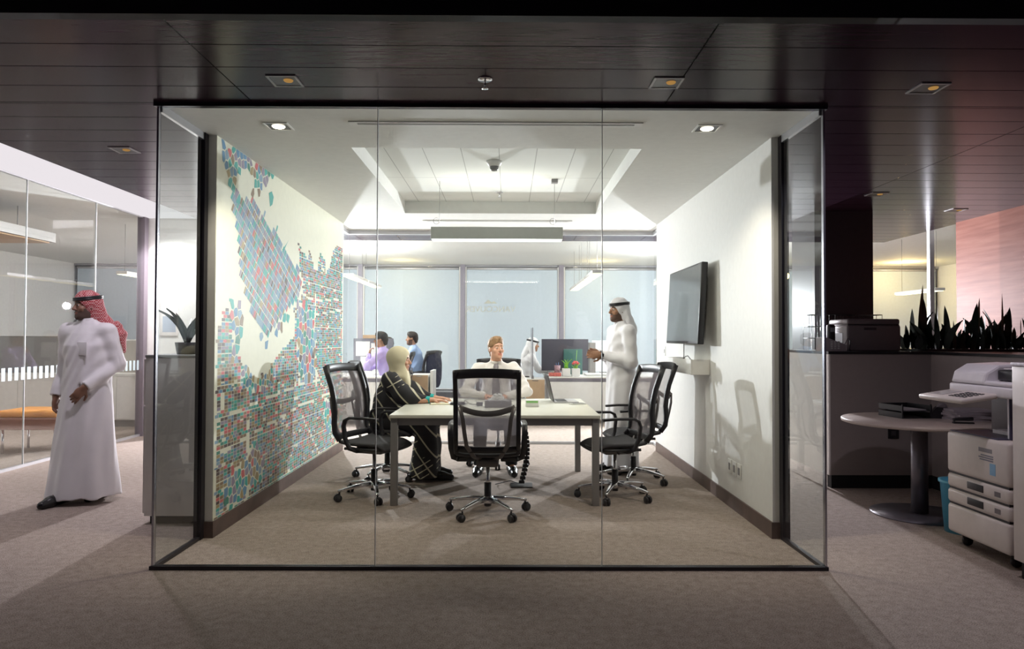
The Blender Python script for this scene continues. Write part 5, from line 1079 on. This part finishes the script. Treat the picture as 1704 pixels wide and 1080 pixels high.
# ---- seated people in shirts
def seated_shirt(label, loc, rz, skin, shirt_c, hair_c, head_yaw=0, hp=0, tie=None, h=.0055, trousers=(.02, .02, .025), beard=0, elb=.24, handy=.30, hz=.765, hx=.05, robe=False, chin=False, lean=.08, sc=1.0, glasses=False, parts=True):
    t_ = thing('person', label, 'person', loc, R(rz)); L = lean
    J = dict(pelvis=(0, -.02, .56), chest=(0, L * .5, .88), neck=(0, L, 1.09), shR=(.185, L * .9, 1.035), shL=(-.185, L * .9, 1.035), elR=(elb, L + .12, .80), elL=(-elb, L + .12, .80), wrR=(hx + .06, L + handy - .06, hz), wrL=(-hx - .06, L + handy - .06, hz),
             handR=(-.75, .65, 0, 0, 0, 1, .25), handL=(.75, .65, 0, 0, 0, 1, .25), hipR=(.10, 0, .56), hipL=(-.10, 0, .56), knR=(.15, .42, .54), knL=(-.15, .42, .54), anR=(.16, .44, .09), anL=(-.16, .44, .09), toeR=(.18, .58, .03), toeL=(-.18, .58, .03))
    if chin: J['elL'] = (-.19, L + .22, .80); J['wrL'] = (-.06, L + .20, 1.00); J['handL'] = (.3, -.2, .9, -.3, .8, .2, .7)
    H = Head((0, L + .025, 1.235), rotm(head_yaw, hp), .95 * sc)
    body('body', J, H, skin, t_, h, beard)
    F = Field((-.42, -.28, .50), (.42, .60, 1.16), h * 1.25)
    F.chain([(0, -.02, .56), (0, L * .4, .78), (0, L * .6, .95), (0, L * .9, 1.05)], [.150, .148, .135, .085], .05, ((0, 1, 0), 1.15)); F.cap((.15, L * .9, 1.02), (-.15, L * .9, 1.02), .066, .066, .05); F.cap((0, L, 1.05), (0, L, 1.11), .066, .060, .02)
    for q in 'RL':
        w, e = np.array(J['wr' + q]), np.array(J['el' + q]); wc = e + (w - e) * .93
        F.chain([J['sh' + q], J['el' + q], wc], [.068, .050, .038], .03)
    F.disp(lambda X, Y, Z: (.0035 * np.sin(48 * Z + 26 * X + 7 * np.sin(12 * Y)) + .003 * np.sin(60 * X + 20 * Z)).astype(np.float32))
    F.ell((0, L + .01, 1.145), (.052, .055, .045), None, .008, 'sub')
    sm_ = mat('shirt_%d_%d_%d' % tuple(int(100 * q) for q in shirt_c), shirt_c, .8)
    sh = F.mesh('robe' if robe else 'shirt', sm_, t_, None, 2)
    cl = MB(); cl.tube([(.058 * math.cos(a), L + .004 + .060 * math.sin(a), 1.105 - .012 * math.sin(a)) for a in [2 * PI * k / 24 for k in range(24)]], 1, flat=(.012, .036), closed=True, up=(0, 0, 1)); cl.build('collar', sm_, sh)
    tr = mat('trousers_%d' % int(1000 * trousers[0]), trousers, .8) if not robe else sm_
    F = Field((-.36, -.28, .06), (.36, .60, .70), h * 1.4)
    F.cap((.08, -.02, .55), (-.08, -.02, .55), .13, .13, .04)
    for q in 'RL': F.chain([J['hip' + q], J['kn' + q], (J['an' + q][0], J['an' + q][1], .10)], [.098, .074, .060], .03)
    F.cut((0, 0, .085), (0, 0, -1)); F.mesh('trousers' if not robe else 'robe_skirt', tr, t_, None, 2)
    if parts:
        for q in 'RL': shoe(J, q, t_)
    if hair_c is not None:
        F = Field(H.c - .17, H.c + .17, h); s = H.s
        F.ell(H.p(0, -.016, .055), np.array((.083, .104, .088)) * s, H.M, .02); F.ell(H.p(0, .035, .108), np.array((.058, .050, .030)) * s, H.M, .03); F.cap(H.p(0, -.065, .0), H.p(0, -.07, -.045), .062 * s, .045 * s, .02)
        F.ell(H.p(0, .115, -.015), np.array((.085, .085, .085)) * s, H.M, .008, 'sub'); F.ell(H.p(0, .03, -.075), np.array((.1, .07, .075)) * s, H.M, .01, 'sub')
        F.disp(lambda X, Y, Z: (.003 * np.sin(160 * X + 60 * Z) * np.sin(130 * Y)).astype(np.float32)); F.mesh('hair', mat('hair_%d' % int(1000 * hair_c[0]), hair_c, .6, noise=.3, nscale=60), t_, None, 1)
    if robe: ghutra(H, sm_, t_, h, [((0, -.085, -.02), (0, -.14, -.20), .075, .095, (0, 1, 0), 1.7), ((0, -.12, -.15), (0, -.17, -.36), .09, .09, (0, 1, 0), 2.0), ((.07, -.02, -.05), (.10, .02, -.22), .05, .05, (1, 0, 0), 1.7), ((-.07, -.02, -.05), (-.10, .02, -.22), .05, .05, (1, 0, 0), 1.7)])
    if tie is not None:
        f = MB(); yz = [(L + .078, 1.085, .020), (L + .088, 1.055, .026), (L + .106, 1.03, .020), (L * .8 + .148, .93, .034), (L * .6 + .156, .80, .040), (L * .5 + .150, .72, .034), (L * .5 + .15, .69, .004)]
        f.grid([[(-w, y, z), (0, y + .007, z), (w, y, z)] for y, z, w in yz]); f.build('tie', mat('grey_tie', tie, .6), sh, solid=.006)
    if glasses:
        f = MB()
        for q in (-1, 1): f.tube([Vector(H.p(q * .032 + .021 * math.cos(a), .096, .008 + .015 * math.sin(a))) for a in [2 * PI * k / 16 for k in range(16)]], .0022, 6, closed=True); f.tube([Vector(H.p(q * .052, .094, .012)), Vector(H.p(q * .076, .0, .012))], .0022, 6)
        f.build('glasses', m_blk, t_)
    return t_
seated_shirt('fair-haired man in white shirt and grey tie seated at the far table end', (-.12, 7.46, 0), 180, sk_fair, (.74, .70, .67), (.30, .17, .08), head_yaw=28, hp=6, tie=(.20, .18, .19), elb=.32, handy=.30, hx=.04, lean=.14)
seated_shirt('man with glasses in lilac shirt seated at the left back desk, chin in hand', (-1.93, 11.45, 0), 92, sk_tan, (.50, .40, .72), (.02, .016, .014), h=.009, chin=True, glasses=True, lean=.12, parts=False, beard=0, sc=1.05).location.z = .08
seated_shirt('dark-haired man in grey shirt mostly hidden behind the man in lilac', (-2.20, 13.6, 0), 95, sk_tan, (.30, .30, .34), (.02, .016, .014), h=.009, lean=.10, parts=False)
seated_shirt('bearded man in light blue shirt seated at a back desk in profile', (-1.62, 12.75, 0), 95, sk_tan, (.36, .48, .72), (.025, .018, .014), h=.009, beard=1, lean=.10, parts=False).location.z = .10
seated_shirt('man in white robe and white headscarf working at the right back desk', (.24, 12.3, 0), -88, sk_tan, (.80, .79, .80), None, h=.009, robe=True, lean=.18, handy=.42, elb=.22, parts=False, hp=-6)
GB = 'office chairs at the back desks'
place(copy_tree(ch0), -1.62, 12.75, 65, 'office chair of the man in light blue shirt', GB)
place(copy_tree(ch0), -1.88, 11.45, 92, 'office chair of the man in lilac shirt', GB)
place(copy_tree(ch0), .16, 12.3, -88, 'office chair of the robed man at the right back desk', GB)
F = Field((-.36, -.18, .45), (.36, .18, 1.12), .009)
F.chain([(0, 0, 1.03), (0, -.01, .85), (.03, -.02, .58)], [.17, .20, .15], .06, ((0, 1, 0), 3.2)); F.cap((-.14, 0, 1.0), (-.17, .0, .70), .06, .045, .04, ((0, 1, 0), 1.4)); F.cap((.14, 0, 1.0), (.18, .0, .62), .06, .04, .04, ((0, 1, 0), 1.4))
F.disp(fold_noise(.006, 7, 12, 12, .3)); o = F.mesh('jacket', mat('navy_cloth', (.02, .022, .045), .85), None, None, 2)
o.location = (-1.33, 12.62, 0); o.rotation_euler = (0, 0, R(60)); tag(o, 'dark navy jacket hung over the chair back behind the man in light blue', 'jacket')
bpy.context.view_layer.update()
